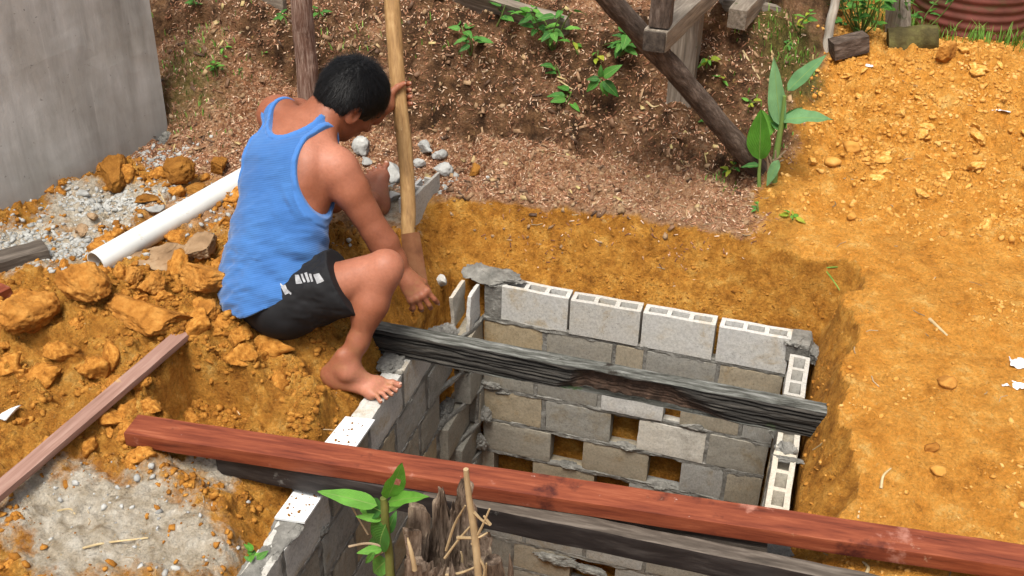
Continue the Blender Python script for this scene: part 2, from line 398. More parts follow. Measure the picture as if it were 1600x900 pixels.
# dark, root-bound soil where the bank stands steep, plus painted shade along its step
gx, gy = np.gradient(Z0, XS, YS)
slope = np.hypot(gx, gy)
dark = np.clip(1.25 * bank * sstep(.25, .70, slope + .45 * edge) * sstep(.5, .75, GY), 0, 1)
dark = np.clip(np.maximum(dark, .85 * _s * sstep(.655, .69, GY + .16 * edge + .05 * n_md) * sstep(.80, .765, GY + .16 * edge + .05 * n_md)), 0, 1)
dark = np.clip(np.maximum(dark, .9 * blob(700, 85, .58, .25, .10) + .8 * blob(600, 110, .5, .25, .1) + .8 * blob(290, 110, .5, .35, .18) + .6 * blob(430, 110, .47, .2, .12) + .5 * blob(890, 130, .56, .3, .08)), 0, 1) * (.75 + .5 * n_md)
chips = bank * np.clip(1.25 - .75 * dark * np.maximum(sstep(.60, .72, GY + .10 * edge), .15), 0, 1) * np.clip(1 - .8 * moss, 0, 1) * np.clip(1.05 + .8 * edge + .4 * n_md, 0, 1)
dark = dark * np.maximum(sstep(.60, .72, GY + .10 * edge), .15); rimm = sstep(.90, 1.0, ww); chips = np.maximum(chips * (1 - .5 * terr), 0); chips = np.clip(chips, 0, 1) * rimm; tan = np.clip(np.maximum(tan, .95 * bank), 0, 1) * rimm; dark = dark * rimm
pale = np.clip(right * (1 - cut) * (.75 + .3 * n_lo) , 0, 1)
def ground_z(x, y):
    i = int(np.clip(np.searchsorted(XS, x) - 1, 0, len(XS) - 2)); j = int(np.clip(np.searchsorted(YS, y) - 1, 0, len(YS) - 2))
    fx = (x - XS[i]) / (XS[i + 1] - XS[i]); fy = (y - YS[j]) / (YS[j + 1] - YS[j])
    return float((Z[i, j] * (1 - fx) + Z[i + 1, j] * fx) * (1 - fy) + (Z[i, j + 1] * (1 - fx) + Z[i + 1, j + 1] * fx) * fy)
def on_ground(u, v):          # march the sight line to the terrain
    d = ray(u, v); t = 1.5
    while t < 14:
        p = CAM_POS + t * d
        if p[2] < ground_z(p[0], p[1]):
            break
        t += .01
    return CAM_POS + t * d
nxg, nyg = len(XS), len(YS)
idx = np.arange(nxg * nyg).reshape(nxg, nyg)
quads = np.stack([idx[:-1, :-1], idx[1:, :-1], idx[1:, 1:], idx[:-1, 1:]], -1).reshape(-1, 4)

m, t, b = new_mat('ground_soil'); M['ground'] = m
v = coords(t, (1, 1, 1), rnd=False)
clay = ramp(t, noise(t, v, 13, 11, .76), [(.30, (.20, .070, .010)), (.43, (.44, .180, .026)), (.55, (.58, .275, .047)), (.68, (.70, .42, .12))])
wet = ramp(t, noise(t, v, 14, 10, .74), [(.30, (.17, .060, .007)), (.43, (.41, .165, .021)), (.55, (.56, .255, .040)), (.68, (.68, .38, .09))])
palec = ramp(t, noise(t, v, 9, 11, .78), [(.31, (.38, .145, .018)), (.43, (.64, .262, .036)), (.55, (.75, .345, .062)), (.68, (.86, .56, .18))])
tanc = ramp(t, noise(t, v, 22, 9, .7), [(.30, (.20, .098, .045)), (.46, (.42, .23, .115)), (.64, (.62, .41, .25))])
cemc = ramp(t, noise(t, v, 16, 9, .7), [(.30, (.32, .24, .15)), (.46, (.52, .44, .33)), (.66, (.72, .66, .56))])
darkc = ramp(t, noise(t, v, 14, 8, .65), [(.30, (.022, .012, .006)), (.47, (.085, .042, .019)), (.66, (.22, .115, .052))])
mossc = ramp(t, noise(t, v, 25, 8, .7), [(.25, (.05, .045, .012)), (.55, (.14, .115, .03)), (.8, (.26, .19, .075))])
vor = N(t, 'ShaderNodeTexVoronoi'); vor.inputs['Scale'].default_value = 120
nvw = N(t, 'ShaderNodeMapping'); nvw.inputs['Scale'].default_value = (1, .55, 1); t.links.new(v, nvw.inputs[0]); t.links.new(nvw.outputs[0], vor.inputs['Vector'])
sepv = N(t, 'ShaderNodeSeparateColor'); t.links.new(vor.outputs['Color'], sepv.inputs[0])
chipc = ramp(t, sepv.outputs[0], [(.0, (.10, .036, .014)), (.35, (.28, .115, .050)), (.7, (.47, .24, .125)), (.97, (.70, .50, .33))])
chipc = mix(t, .45, chipc, ramp(t, noise(t, v, 6, 7, .6), [(.3, (.18, .070, .030)), (.7, (.44, .24, .13))]))
def zone(name, sc, k=.9, lo=.34, hi=.64):
    n_ = noise(t, v, sc, 10, .72); a_ = N(t, 'ShaderNodeMath', operation='MULTIPLY_ADD'); a_.inputs[1].default_value = k; a_.inputs[2].default_value = -.5 * k; t.links.new(n_, a_.inputs[0])
    b_ = N(t, 'ShaderNodeMath', operation='ADD'); t.links.new(a_.outputs[0], b_.inputs[0]); t.links.new(attr(t, name), b_.inputs[1]); return ramp(t, b_.outputs[0], [(lo, gray(0)), (hi, gray(1))])
c = mix(t, zone('pale', 12), clay, palec)
c = mix(t, zone('cut', 16, 1.2), c, wet)
c = mix(t, zone('tan', 20, 1.0, .15, .7), c, tanc)
c = mix(t, zone('chips', 30, 1.0, .10, .85), c, chipc)
c = mix(t, zone('dark', 16, 1.2, .2, .8), c, darkc)
c = mix(t, zone('moss', 30, 1.2, .3, .85), c, mossc)
c = mix(t, zone('cement', 22, 1.2), c, cemc)
c = mix(t, 1, c, ramp(t, noise(t, v, 85, 8, .82), [(.34, gray(.55)), (.44, gray(1.0)), (.55, gray(1.14)), (.66, gray(1.38))]), 'MULTIPLY')  # fine random speckle, its dark spots painted in as crevice shade
c = mix(t, ramp(t, noise(t, v, 48, 5, .7), [(.63, gray(0)), (.70, gray(.75))]), c, (.62, .40, .15))
c = mix(t, ramp(t, noise(t, v, 33, 6, .75), [(.29, gray(.7)), (.35, gray(0))]), c, (.12, .05, .012))
t.links.new(c, b.inputs['Base Color']); b.inputs['Roughness'].default_value = .92; b.inputs['Specular IOR Level'].default_value = .2
h1 = noise(t, v, 38, 10, .78); h2 = noise(t, v, 260, 4, .6)
vb = N(t, 'ShaderNodeTexVoronoi'); vb.inputs['Scale'].default_value = 75; wv_ = N(t, 'ShaderNodeVectorMath', operation='MULTIPLY_ADD'); wv_.inputs[1].default_value = (.02, .02, .02)
nc_ = N(t, 'ShaderNodeTexNoise'); nc_.inputs['Scale'].default_value = 40; t.links.new(v, nc_.inputs['Vector']); t.links.new(nc_.outputs['Color'], wv_.inputs[0]); t.links.new(v, wv_.inputs[2]); t.links.new(wv_.outputs[0], vb.inputs['Vector'])
inv_ = N(t, 'ShaderNodeMath', operation='SUBTRACT'); inv_.inputs[0].default_value = 1; t.links.new(vb.outputs['Distance'], inv_.inputs[1])
pm_ = N(t, 'ShaderNodeMath', operation='MULTIPLY'); t.links.new(inv_.outputs[0], pm_.inputs[0]); t.links.new(ramp(t, noise(t, v, 17, 4, .6), [(.42, gray(0)), (.62, gray(1))]), pm_.inputs[1])
pv = bump(t, b, h2, .45, .003); pv = bump(t, b, pm_.outputs[0], 1.0, .013, pv); bump(t, b, h1, 1.0, .034, pv)
gv = np.stack([GX, GY, Z], -1).reshape(-1, 3)
ground = obj('ground', gv, quads, M['ground']); tag(ground, 'dug ochre clay ground with chip covered bank and square pit', kind='structure')
for nm, arr in dict(chips=chips, dark=dark, moss=moss, cement=cement, tan=tan, cut=cut, pale=pale).items():
    a = ground.data.attributes.new(nm, 'FLOAT', 'POINT'); a.data.foreach_set('value', np.clip(arr, 0, 1).astype(np.float32).ravel())

# ================================================================== LOOSE SOIL (uncountable)
ZN = np.stack([-np.gradient(Z, XS, axis=0), -np.gradient(Z, YS, axis=1), np.ones_like(Z)], -1)
def scatter(weight, n, seed, x0=-2.0, x1=2.1, y0=-1.95, y1=2.3):
    r = np.random.default_rng(seed); out = []
    while len(out) < n:
        k = 8000; X = r.uniform(x0, x1, k); Y = r.uniform(y0, y1, k)
        i = np.clip(np.searchsorted(XS, X) - 1, 0, nxg - 2); j = np.clip(np.searchsorted(YS, Y) - 1, 0, nyg - 2)
        ok = r.random(k) < weight[i, j]
        for a, bb, ii, jj in zip(X[ok], Y[ok], i[ok], j[ok]): out.append((a, bb, ii, jj))
    out = out[:n]
    return np.array([(a, bb, ground_z(a, bb)) for a, bb, _, _ in out]), np.array([ZN[ii, jj] for _, _, ii, jj in out])
def crumbs(name, pts, size, mat, label, seed, sub=1, squash=.75, amp=.55, cat='soil crumbs'):
    V0, F0 = ico(sub); r = np.random.default_rng(seed); n = len(pts); m_ = len(V0)
    lib = [clod_mesh(sub, seed * 50 + k, (1, r.uniform(.55, .95), r.uniform(.4, .8)), amp, 5, 1.8)[0] for k in range(24)]
    lib = [P @ np.array(Euler((r.uniform(-.7, .7), r.uniform(-.7, .7), r.uniform(0, 6.28))).to_matrix()) for P in lib]
    V = np.empty((n, m_, 3)); sz = size(r, n)
    for i in range(n):
        a = r.uniform(0, 2 * PI); ca, sa = math.cos(a), math.sin(a); P = lib[i % 24] * sz[i]
        V[i, :, 0] = P[:, 0] * ca - P[:, 1] * sa + pts[i, 0]; V[i, :, 1] = P[:, 0] * sa + P[:, 1] * ca + pts[i, 1]; V[i, :, 2] = P[:, 2] + pts[i, 2] + sz[i] * .05
    Fq = (F0[None] + (np.arange(n) * m_)[:, None, None]).reshape(-1, 3)
    o = obj(name, V.reshape(-1, 3), Fq, mat, smooth=(sub > 1)); return tag(o, label, cat, kind='stuff')
nocut = (din <= -.0) * (1 - .9 * in_cut)
wl = np.clip(left * nocut * (1 - .93 * cement) * (.06 + 1.5 * np.maximum(.8 * n_lo + n_md, 0)), 0, 1)
M['crumb'] = basic('clay_crumb', [(.30, (.12, .044, .007)), (.5, (.31, .130, .021)), (.70, (.50, .25, .052))], 30, bscale=120, bstr=.4, bdist=.002)
M['crumb_pale'] = basic('pale_clay_crumb', [(.25, (.36, .155, .026)), (.5, (.52, .255, .055)), (.8, (.72, .46, .17))], 9, bscale=120, bstr=.4, bdist=.002)
p, _ = scatter(wl, 12000, 1, x1=-.15)
crumbs('soil_crumbs', p, lambda r, n: .0025 + .019 * r.random(n) ** 4.0, M['crumb'], 'loose ochre clay crumbs over the diggings left of the pit', 2)
p, _ = scatter(np.clip(mound * (.35 + 1.1 * np.maximum(n_md + .2, 0)), 0, 1), 4200, 3, x0=.9)
crumbs('soil_crumbs', p, lambda r, n: .004 + .016 * r.random(n) ** 3.4, M['crumb_pale'], 'loose pale clay crumbs over the mound at the right', 4)
p, _ = scatter(np.clip(right * nocut * (1 - mound) * (.05 + 2.2 * np.maximum(n_lo - .08, 0) + .9 * np.maximum(edge - .15, 0)), 0, 1), 1300, 5, x0=1.1, y1=1.0)
crumbs('soil_crumbs', p, lambda r, n: .003 + .011 * r.random(n) ** 3, M['crumb_pale'], 'scattered pale crumbs on the trodden clay right of the pit', 6)
wcut = np.clip(in_cut * (din <= 0) * sstep(.9, .2, ww) * (.5 + n_md), 0, 1)
p, _ = scatter(wcut, 900, 7, x1=1.6, y1=.6)
crumbs('soil_crumbs', p, lambda r, n: .003 + .011 * r.random(n) ** 2.5, M['crumb'], 'loose crumbs lying on the clay cut around the block walls', 8)
p, _ = scatter(np.clip(bank * (.2 + .6 * np.maximum(n_md, 0)), 0, 1), 1500, 31, x1=1.05, y1=1.3)
crumbs('soil_crumbs', p, lambda r, n: .004 + .016 * r.random(n) ** 3, M['clod_grey'], 'brown soil crumbs on the chip covered bank', 32)
# grey gravel along the foot of the plastered wall
wgr = np.clip(1.3 * blob(60, 390, .17, .30, .10) + 1.0 * blob(160, 320, .19, .22, .08) + .9 * blob(255, 250, .22, .12, .08) + .12 * blob(300, 330, .2, .5, .2) + 0.04 * blob(200, 800, .05, .3, .2) + .4 * blob(650, 285, .24, .12, .07), 0, 1)
p, _ = scatter(wgr, 2600, 9, x1=0, y1=.8)
crumbs('gravel', p, lambda r, n: .004 + .016 * r.random(n) ** 2.6, M['rubble'], 'pale grey broken cement gravel along the foot of the plastered wall', 10, cat='gravel')
# wood chips over the bank
def flakes(name, pts, nrm, seed, mat, label, big=1.0, cat='wood chips'):
    r = np.random.default_rng(seed); n = len(pts); V = np.empty((n, 8, 3))
    N_ = nrm / np.linalg.norm(nrm, axis=1, keepdims=True)
    for i in range(n):
        a = r.normal(size=3); x = a - N_[i] * (a @ N_[i]) * .85; x /= np.linalg.norm(x); y = np.cross(N_[i] + r.normal(size=3) * .35, x); y /= np.linalg.norm(y); z = np.cross(x, y)
        L = r.uniform(.0025, .0105) * r.uniform(.6, 1.2); W = r.uniform(.0010, .0032); L *= big; W *= big * (1.5 if big > 1 else 1); T = .0008; bend = r.uniform(-.002, .002)
        c = pts[i] + N_[i] * .002
        q = [c + sx * L * x + sy * W * y + sz * T * z for sz in (-1, 1) for sx, sy in ((-1, -.6), (1, -1), (1, .7), (-1, 1))]
        V[i] = q
    F0 = np.array([(3, 2, 1, 0), (4, 5, 6, 7), (0, 1, 5, 4), (1, 2, 6, 5), (2, 3, 7, 6), (3, 0, 4, 7)])
    Fq = (F0[None] + (np.arange(n) * 8)[:, None, None]).reshape(-1, 4)
    o = obj(name, V.reshape(-1, 3), Fq, mat, smooth=False)
    a = o.data.attributes.new('tone', 'FLOAT', 'POINT'); a.data.foreach_set('value', np.repeat(r.random(n), 8).astype(np.float32))
    return tag(o, label, cat, kind='stuff')
m, t, b = new_mat('wood_chip'); M['chip'] = m
c = ramp(t, attr(t, 'tone'), [(0, (.10, .037, .015)), (.4, (.28, .112, .052)), (.74, (.47, .25, .14)), (1, (.72, .54, .38))])
t.links.new(c, b.inputs['Base Color']); b.inputs['Roughness'].default_value = .8
p, q = scatter(np.clip(chips * .9 + 0.15 * terr, 0, 1), 34000, 12, x0=-1.9, x1=1.1, y0=0, y1=1.6)
flakes('wood_chips', p, q, 13, M['chip'], 'reddish wood shavings covering the bank and terrace behind the pit')

m, t, b = new_mat('dead_leaf'); M['dead'] = m
c = ramp(t, attr(t, 'tone'), [(0, (.06, .03, .015)), (.5, (.19, .10, .05)), (.85, (.36, .23, .12)), (1, (.45, .36, .14))])
t.links.new(c, b.inputs['Base Color']); b.inputs['Roughness'].default_value = .7
p, q = scatter(np.clip(bank * (.15 + .9 * np.maximum(n_lo, 0)), 0, 1), 900, 14, x0=-1.9, x1=1.1, y0=.25, y1=1.6)
flakes('leaf_litter', p + [0, 0, .003], q, 15, M['dead'], 'brown dead leaves and bark bits littering the bank', 2.6, 'leaf litter')
r_ = np.random.default_rng(19); p, q = scatter(np.clip(bank * .5 + .15 * left + .12 * right * (din < 0), 0, 1), 420, 16, x0=-1.9, x1=2.0, y0=-1.8, y1=1.6); mb_ = []
for c_ in p:
    a = r_.uniform(0, 6.28); L = r_.uniform(.012, .055); d_ = np.array([math.cos(a), math.sin(a), r_.uniform(-.1, .25)]); n_ = np.array([-d_[1], d_[0], 0]); k_ = r_.uniform(-.25, .25)
    mb_.append(tube(np.array([c_ + [0, 0, .003], c_ + d_ * L * .5 + n_ * L * k_ + [0, 0, .004], c_ + d_ * L + [0, 0, .003]]), r_.uniform(.0008, .0020), 5))
tw = MB()
for V_, F_ in mb_: tw.add(V_, F_)
M['twig'] = basic('dry_twig', [(.3, (.16, .10, .055)), (.7, (.50, .39, .24))], 6, bscale=80)
tag(tw.build('twigs', M['twig']), 'thin dry twigs and roots scattered over bank and clay', 'twigs', kind='stuff')

# ================================================================== BLOCK WALLS
def block_material(name, tones):
    m, t, b = new_mat(name); v = coords(t)
    oi = N(t, 'ShaderNodeObjectInfo')
    base = ramp(t, oi.outputs['Random'], tones)
    st = ramp(t, noise(t, v, 7, 9, .68, .4), [(.30, (.62, .60, .56)), (.42, (1, 1, 1)), (.56, (1, .98, .94)), (.68, (.82, .66, .44)), (.82, (.60, .54, .46))])
    c = mix(t, .75, base, st, 'MULTIPLY')
    g = ramp(t, noise(t, v, 90, 5, .7), [(.3, gray(.62)), (.6, gray(1)), (.8, gray(1.0))]); c = mix(t, .8, c, g, 'MULTIPLY')
    pits = ramp(t, noise(t, v, 210, 3, .5), [(.30, gray(.35)), (.38, gray(1))]); c = mix(t, .7, c, pits, 'MULTIPLY')
    t.links.new(c, b.inputs['Base Color']); b.inputs['Roughness'].default_value = .93; b.inputs['Specular IOR Level'].default_value = .15
    pv = bump(t, b, noise(t, v, 300, 3, .6), .5, .0015); bump(t, b, noise(t, v, 40, 8, .7), .5, .004, pv); return m
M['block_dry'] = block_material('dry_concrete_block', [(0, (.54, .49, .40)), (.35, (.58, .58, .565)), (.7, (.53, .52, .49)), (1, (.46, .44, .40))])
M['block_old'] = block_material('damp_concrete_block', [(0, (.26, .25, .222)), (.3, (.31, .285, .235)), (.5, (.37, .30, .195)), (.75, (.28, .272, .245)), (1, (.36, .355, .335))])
UB = .29
BL, BW, BH = .274, .0725, .158
def hollow_block_mesh(name, mat, sh=.0125, depthc=.11):
    """block with three open cells in its top, origin at the middle of the top face's inner edge"""
    xs = [-BL / 2, -BL / 2 + sh]
    cw = (BL - 4 * sh) / 3
    for k in range(3):
        x = -BL / 2 + sh + k * (cw + sh); xs += [x, x + cw] if k else [x + cw]
        if k < 2: xs += [x + cw + sh] if False else []
    xs = [-BL / 2]
    for k in range(3): xs += [-BL / 2 + sh + k * (cw + sh), -BL / 2 + sh + k * (cw + sh) + cw]
    xs += [BL / 2]
    ys = [0, sh, BW - sh, BW]; ch = .004
    V = []; F = []
    ids = {}
    def vid(x, y, z):
        k = (round(x, 6), round(y, 6), round(z, 6))
        if k not in ids: ids[k] = len(V); V.append((x, y, z))
        return ids[k]
    for i in range(len(xs) - 1):
        for j in range(3):
            a, bb, c0, c1 = xs[i], xs[i + 1], ys[j], ys[j + 1]
            cell = j == 1 and i % 2 == 1
            if not cell:
                F.append((vid(a, c0, 0), vid(bb, c0, 0), vid(bb, c1, 0), vid(a, c1, 0)))
            else:
                i_ = .0035
                lo = [vid(a + i_, c0 + i_, -depthc), vid(bb - i_, c0 + i_, -depthc), vid(bb - i_, c1 - i_, -depthc), vid(a + i_, c1 - i_, -depthc)]
                hi = [vid(a, c0, 0), vid(bb, c0, 0), vid(bb, c1, 0), vid(a, c1, 0)]
                for q in range(4): F.append((hi[q], hi[(q + 1) % 4], lo[(q + 1) % 4], lo[q]))
                F.append(tuple(lo))
    top = [(x, 0) for x in xs] + [(BL / 2, y) for y in ys[1:]] + [(x, BW) for x in xs[::-1][1:]] + [(-BL / 2, y) for y in ys[::-1][1:-1]]
    n = len(top)
    loop = [vid(x, y, 0) for x, y in top]; low = [vid(x, y, -BH) for x, y in top]
    for q in range(n): F.append((loop[(q + 1) % n], loop[q], low[q], low[(q + 1) % n]))
    F.append(tuple(low))
    V = np.array(V); V = V + np.stack([fbm(V + 9 * c, 22, 2, c) for c in range(3)], 1) * .0022
    me = mesh_of(name, V, F, mat, smooth=False); return me
def solid_block_mesh(name, mat, seed, L=BL, worn=.004):
    P, F = rough_box((L, BW, BH), (20, 5, 12), worn, .0030, 42, seed)
    P = P + [0, BW / 2, -BH / 2]; return mesh_of(name, P, F, mat)
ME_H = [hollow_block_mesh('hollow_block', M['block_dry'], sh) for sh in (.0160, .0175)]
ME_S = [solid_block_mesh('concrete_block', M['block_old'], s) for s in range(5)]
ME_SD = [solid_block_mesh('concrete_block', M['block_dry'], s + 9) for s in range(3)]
brnd = random.Random(5)
def place_block(parent, me, origin, ux, uy, s, length, ztop, name='concrete_block', tilt=.012, proud=0.0, height=1.0):
    """ux runs along the wall, uy into the wall; s = middle of the block along ux"""
    o = bpy.data.objects.new(name, me); COL.objects.link(o); o.parent = parent
    pos = np.asarray(origin, float) + np.asarray(ux) * s + np.asarray(uy) * proud + np.array([0, 0, ztop]) - root_loc(parent)
    R_ = Matrix((tuple(ux), tuple(uy), (0, 0, 1))).transposed().to_4x4()
    R_ = R_ @ Euler((brnd.uniform(-tilt, tilt), brnd.uniform(-tilt, tilt), brnd.uniform(-tilt, tilt))).to_matrix().to_4x4()
    o.matrix_local = Matrix.Translation(pos) @ R_ @ Matrix.Diagonal((length / BL, 1, height, 1)); return o
def mortar_strip(mb, origin, ux, uy, s0, s1, z, half, seed, out=.004, vertical=None):
    """ragged band of mortar squeezed out of a joint"""
    L = (s1 - s0) if vertical is None else vertical
    n = max(6, int(L / .012)); k = 6
    t_ = np.linspace(0, 1, n); off = np.linspace(-1, 1, k)
    T_, O_ = np.meshgrid(t_, off, indexing='ij')
    if vertical is None: S_ = s0 + T_ * L; base = np.full_like(S_, z); q = np.stack([S_ * 1.0, base, T_ * 0 + seed], -1)
    else: S_ = np.full_like(T_, s0); base = z - T_ * L; q = np.stack([S_, base, T_ * 0 + seed], -1)
    hw = half * (1.0 + .95 * fbm(q + off[None, :, None] * .8, 15, 4, seed, .65)) 
    nz_ = fbm(q + 5 + O_[..., None] * .35, 34, 4, seed + 3, .6); y = np.where(np.abs(O_) > .95, .010, .0018 - .55 * out - out * 1.4 * nz_ + .004 * (fbm(q, 9, 2, seed + 4) > .2))
    if vertical is None: A = S_; Zc_ = base + O_ * hw
    else: A = S_ + O_ * hw; Zc_ = base
    P = np.asarray(origin, float) + A[..., None] * np.asarray(ux, float) + y[..., None] * np.asarray(uy, float) + Zc_[..., None] * np.array([0, 0, 1.0])
    F = [(i * k + j, (i + 1) * k + j, (i + 1) * k + j + 1, i * k + j + 1) for i in range(n - 1) for j in range(k - 1)]
    mb.add(P.reshape(-1, 3), F)
def lump(c, r, seed, sub=3, squash=(1, 1, .8), amp=.4, sc=1.6):
    P, F = clod_mesh(5, seed, squash, amp, 3, sc); P = P * (1 + .22 * fbm(P + seed, 4.5, 4, seed + 2)[:, None] + .10 * np.abs(fbm(P + seed, 13, 3, seed + 4))[:, None]); return np.asarray(c, float) + P * r, F

PIT = []
def smear(mb, origin, ux, uy, s, z, w, h, th, seed):
    P, F = clod_mesh(4, seed, (1, 1, 1), .55, 0, 1.5); P = P * (1 + .30 * fbm(P + seed, 4, 4, seed)[:, None])
    Wd = np.asarray(origin, float) + (s + P[:, :1] * w) * np.asarray(ux, float) - P[:, 1:2] * th * np.asarray(uy, float) + (z + P[:, 2:3] * h) * np.array([0, 0, 1.0]); mb.add(Wd, F)
def wall(name, label, origin, ux, uy, rows, ztops, seed, dry_rows=(0,), fills=(), bed=.0145, bend=0.0, nsmear=26, boxes=()):
    root = empty(name, np.asarray(origin, float) + np.asarray(ux) * .6, label, 'block wall')
    mb = MB(); sd_ = seed * 100; rs_ = random.Random(seed)
    bo = lambda s: -bend * (1 - float(sstep(.0, .42, s)))
    for r, (spans, zt) in enumerate(zip(rows, ztops)):
        spans = sorted(spans, key=lambda q: q[0])
        for q in spans:
            a, bq = q[0] * UB, q[1] * UB; kind = q[2] if len(q) > 2 else ('h' if r in dry_rows else 's')
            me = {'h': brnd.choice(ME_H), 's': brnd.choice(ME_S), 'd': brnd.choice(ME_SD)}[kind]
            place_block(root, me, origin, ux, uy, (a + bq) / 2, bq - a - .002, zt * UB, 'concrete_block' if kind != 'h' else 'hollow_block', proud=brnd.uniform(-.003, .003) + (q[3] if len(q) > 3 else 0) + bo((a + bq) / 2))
        for q0, q1 in zip(spans[:-1], spans[1:]):
            gap = (q1[0] - q0[1])
            if gap < .16 and r not in dry_rows:
                sd_ += 1; mortar_strip(mb, origin, ux, uy, (q0[1] + q1[0]) / 2 * UB, 0, zt * UB + .004, .007 + gap * UB * .45, sd_, .003, vertical=.165)
        if r + 1 < len(rows):
            lo = min(min(q[0] for q in spans), min(q[0] for q in rows[r + 1])) * UB; hi = max(max(q[1] for q in spans), max(q[1] for q in rows[r + 1])) * UB
            sd_ += 1; mortar_strip(mb, origin, ux, uy, lo, hi, (zt - .572) * UB, bed, sd_, .004)
    if bend:
        for k_ in range(len(mb.V)):
            d_ = (mb.V[k_] - np.asarray(origin)) @ np.asarray(ux, float); mb.V[k_] = mb.V[k_] + (-bend * (1 - sstep(.0, .42, d_)))[:, None] * np.asarray(uy, float)
    for k_ in range(nsmear):
        r = rs_.randrange(0 if dry_rows == () else 1, min(5, len(rows))); spans = rows[r]; q = rs_.choice(spans); sd_ += 1
        def solid_(row, s0): return 0 <= row < len(rows) and any(q_[0] + .12 < s0 < q_[1] - .12 for q_ in rows[row])
        if rs_.random() < .75: s_, z_ = rs_.uniform(q[0], q[1]) * UB, (ztops[r] - rs_.choice((0, .572))) * UB + rs_.uniform(-.008, .004)
        else: s_, z_ = rs_.choice(q[:2]) * UB, (ztops[r] - rs_.uniform(.1, .5)) * UB
        row_z = int(round(-z_ / UB / .6 - .02)); 
        if not (solid_(r, s_ / UB) and solid_(r - 1, s_ / UB) and solid_(r + 1, s_ / UB)): continue
        smear(mb, np.asarray(origin) + np.asarray(uy) * bo(s_), ux, uy, s_, z_, rs_.uniform(.015, .06), rs_.uniform(.006, .016), rs_.uniform(.0015, .004), sd_)
    for c_, dm_ in boxes:
        P_, F_ = rough_box(dm_, (12, 8, 14), .006, .007, 18, sd_); mb.add(np.asarray(c_) + P_, F_)
    for c, rr, sq in fills:
        sd_ += 1; mb.add(*lump(c, rr, sd_, 3, sq, .35, 2.2))
    o = mb.build('mortar', M['mortar'], root); o['kind'] = 'stuff'
    return root
zt = [0 - .6 * k for k in range(10)]
far_rows = [
    [(.04, 1), (1.03, 2), (2.03, 3.0), (3.05, 3.98)],
    [(-.22, .66), (.71, 1.66), (1.70, 2.09), (2.13, 3.09), (3.13, 3.97)],
    [(-.22, .55), (.59, 1.50), (1.55, 2.45, 'd', -.008), (2.68, 3.5), (3.55, 3.97)],
    [(-.22, .68), (.74, 1.72), (2.12, 3.09, 'd'), (3.13, 3.95)],
    [(-.22, .85), (1.33, 2.32), (2.79, 3.40), (3.45, 3.95)],
    [(-.35, -.04), (.57, 1.54), (2.06, 3.0), (3.05, 3.95)],
    [(-.2, .92), (.97, 1.93), (1.97, 2.92), (2.97, 3.93)],
    [(-.2, .45), (.5, 1.44), (1.5, 2.4), (2.45, 3.4), (3.45, 3.93)],
    [(-.2, .28), (.30, 1.26), (1.98, 2.95), (2.99, 3.93)],
    [(-.2, .8), (.84, 1.8), (1.85, 2.8), (2.85, 3.9)]]
E_ = np.array([0, 0, 0.0])
PIT.append(wall('block_wall', 'far block wall of the pit with four pale hollow blocks along its top', (0, 0, 0), (1, 0, 0), (0, 1, 0), far_rows, zt, 1,
    fills=[((-.02, .05, .012), .085, (1.3, .75, .20)), ((-.10, .06, .014), .07, (1.1, .8, .25)), ((.03, .06, .01), .05, (1.3, .6, .25)),
           ((1.175, .03, -.012), .05, (.9, 1.0, .3)), ((1.20, .05, -.03), .045, (.8, 1.2, .6)), ((1.24, .03, -.06), .03, (.7, 1.6, .9)),
           ((-.03, .004, -.5), .045, (1.2, .4, .5)), ((.03, .006, -.535), .03, (1.5, .4, .5)), ((-.05, -.02, -.65), .045, (.8, .6, 1.0)), ((-.06, -.03, -.80), .04, (.8, .6, 1.1)),
           ((.60, .005, -.685), .035, (1.6, .5, .45)), ((.56, .02, -.69), .03, (1.2, .8, .4)), ((.33, .015, -.86), .03, (1.8, .8, .4)), ((.74, .012, -.86), .03, (1.9, .8, .4)), ((.84, .0, -.5), .03, (2.2, .4, .5)),
           ((.3, .0, -1.43), .05, (2.2, .5, .6)), ((.48, .0, -1.45), .045, (2, .5, .6)), ((1.1, -.004, -1.0), .04, (.9, .5, 1.4)), ((1.05, -.004, -.97), .03, (.8, .5, 1.6))], boxes=[((-.026, .038, -.083), (.075, .068, .17)), ((1.185, .04, -.05), (.085, .10, .09))]))
# left wall: u runs towards the camera (-y), into the wall is -x
def lx(d): return -.145
left_rows = [
    [(1.42, 2.36, 'd'), (2.42, 3.38, 'd'), (3.44, 4.42, 's'), (4.48, 5.5, 'd'), (5.55, 6.4, 'd')],
    [(.02, .66), (.70, 1.60), (1.66, 2.64), (2.70, 3.86), (3.92, 4.74), (4.8, 5.8), (5.85, 6.4)],
    [(.02, .62), (1.18, 1.86), (1.92, 2.9), (2.96, 3.95), (4.0, 4.55), (4.6, 5.6)],
    [(.02, .27), (.30, 1.22), (1.30, 2.26), (2.32, 3.3), (3.36, 4.35), (4.4, 5.4)],
    [(.04, .9), (1.3, 1.9), (1.95, 2.9), (2.95, 3.9), (3.95, 4.9)],
    [(.04, .5), (.55, 1.5), (1.55, 2.5), (2.55, 3.5), (3.55, 4.5)],
    [(.04, .9), (.95, 1.9), (2.2, 2.9), (2.95, 3.9), (3.95, 4.9)],
    [(.04, .5), (.55, 1.5), (1.55, 2.5), (2.55, 3.5), (3.55, 4.5)],
    [(.04, .9), (.95, 1.9), (1.95, 2.9), (2.95, 3.9), (3.95, 4.9)]]
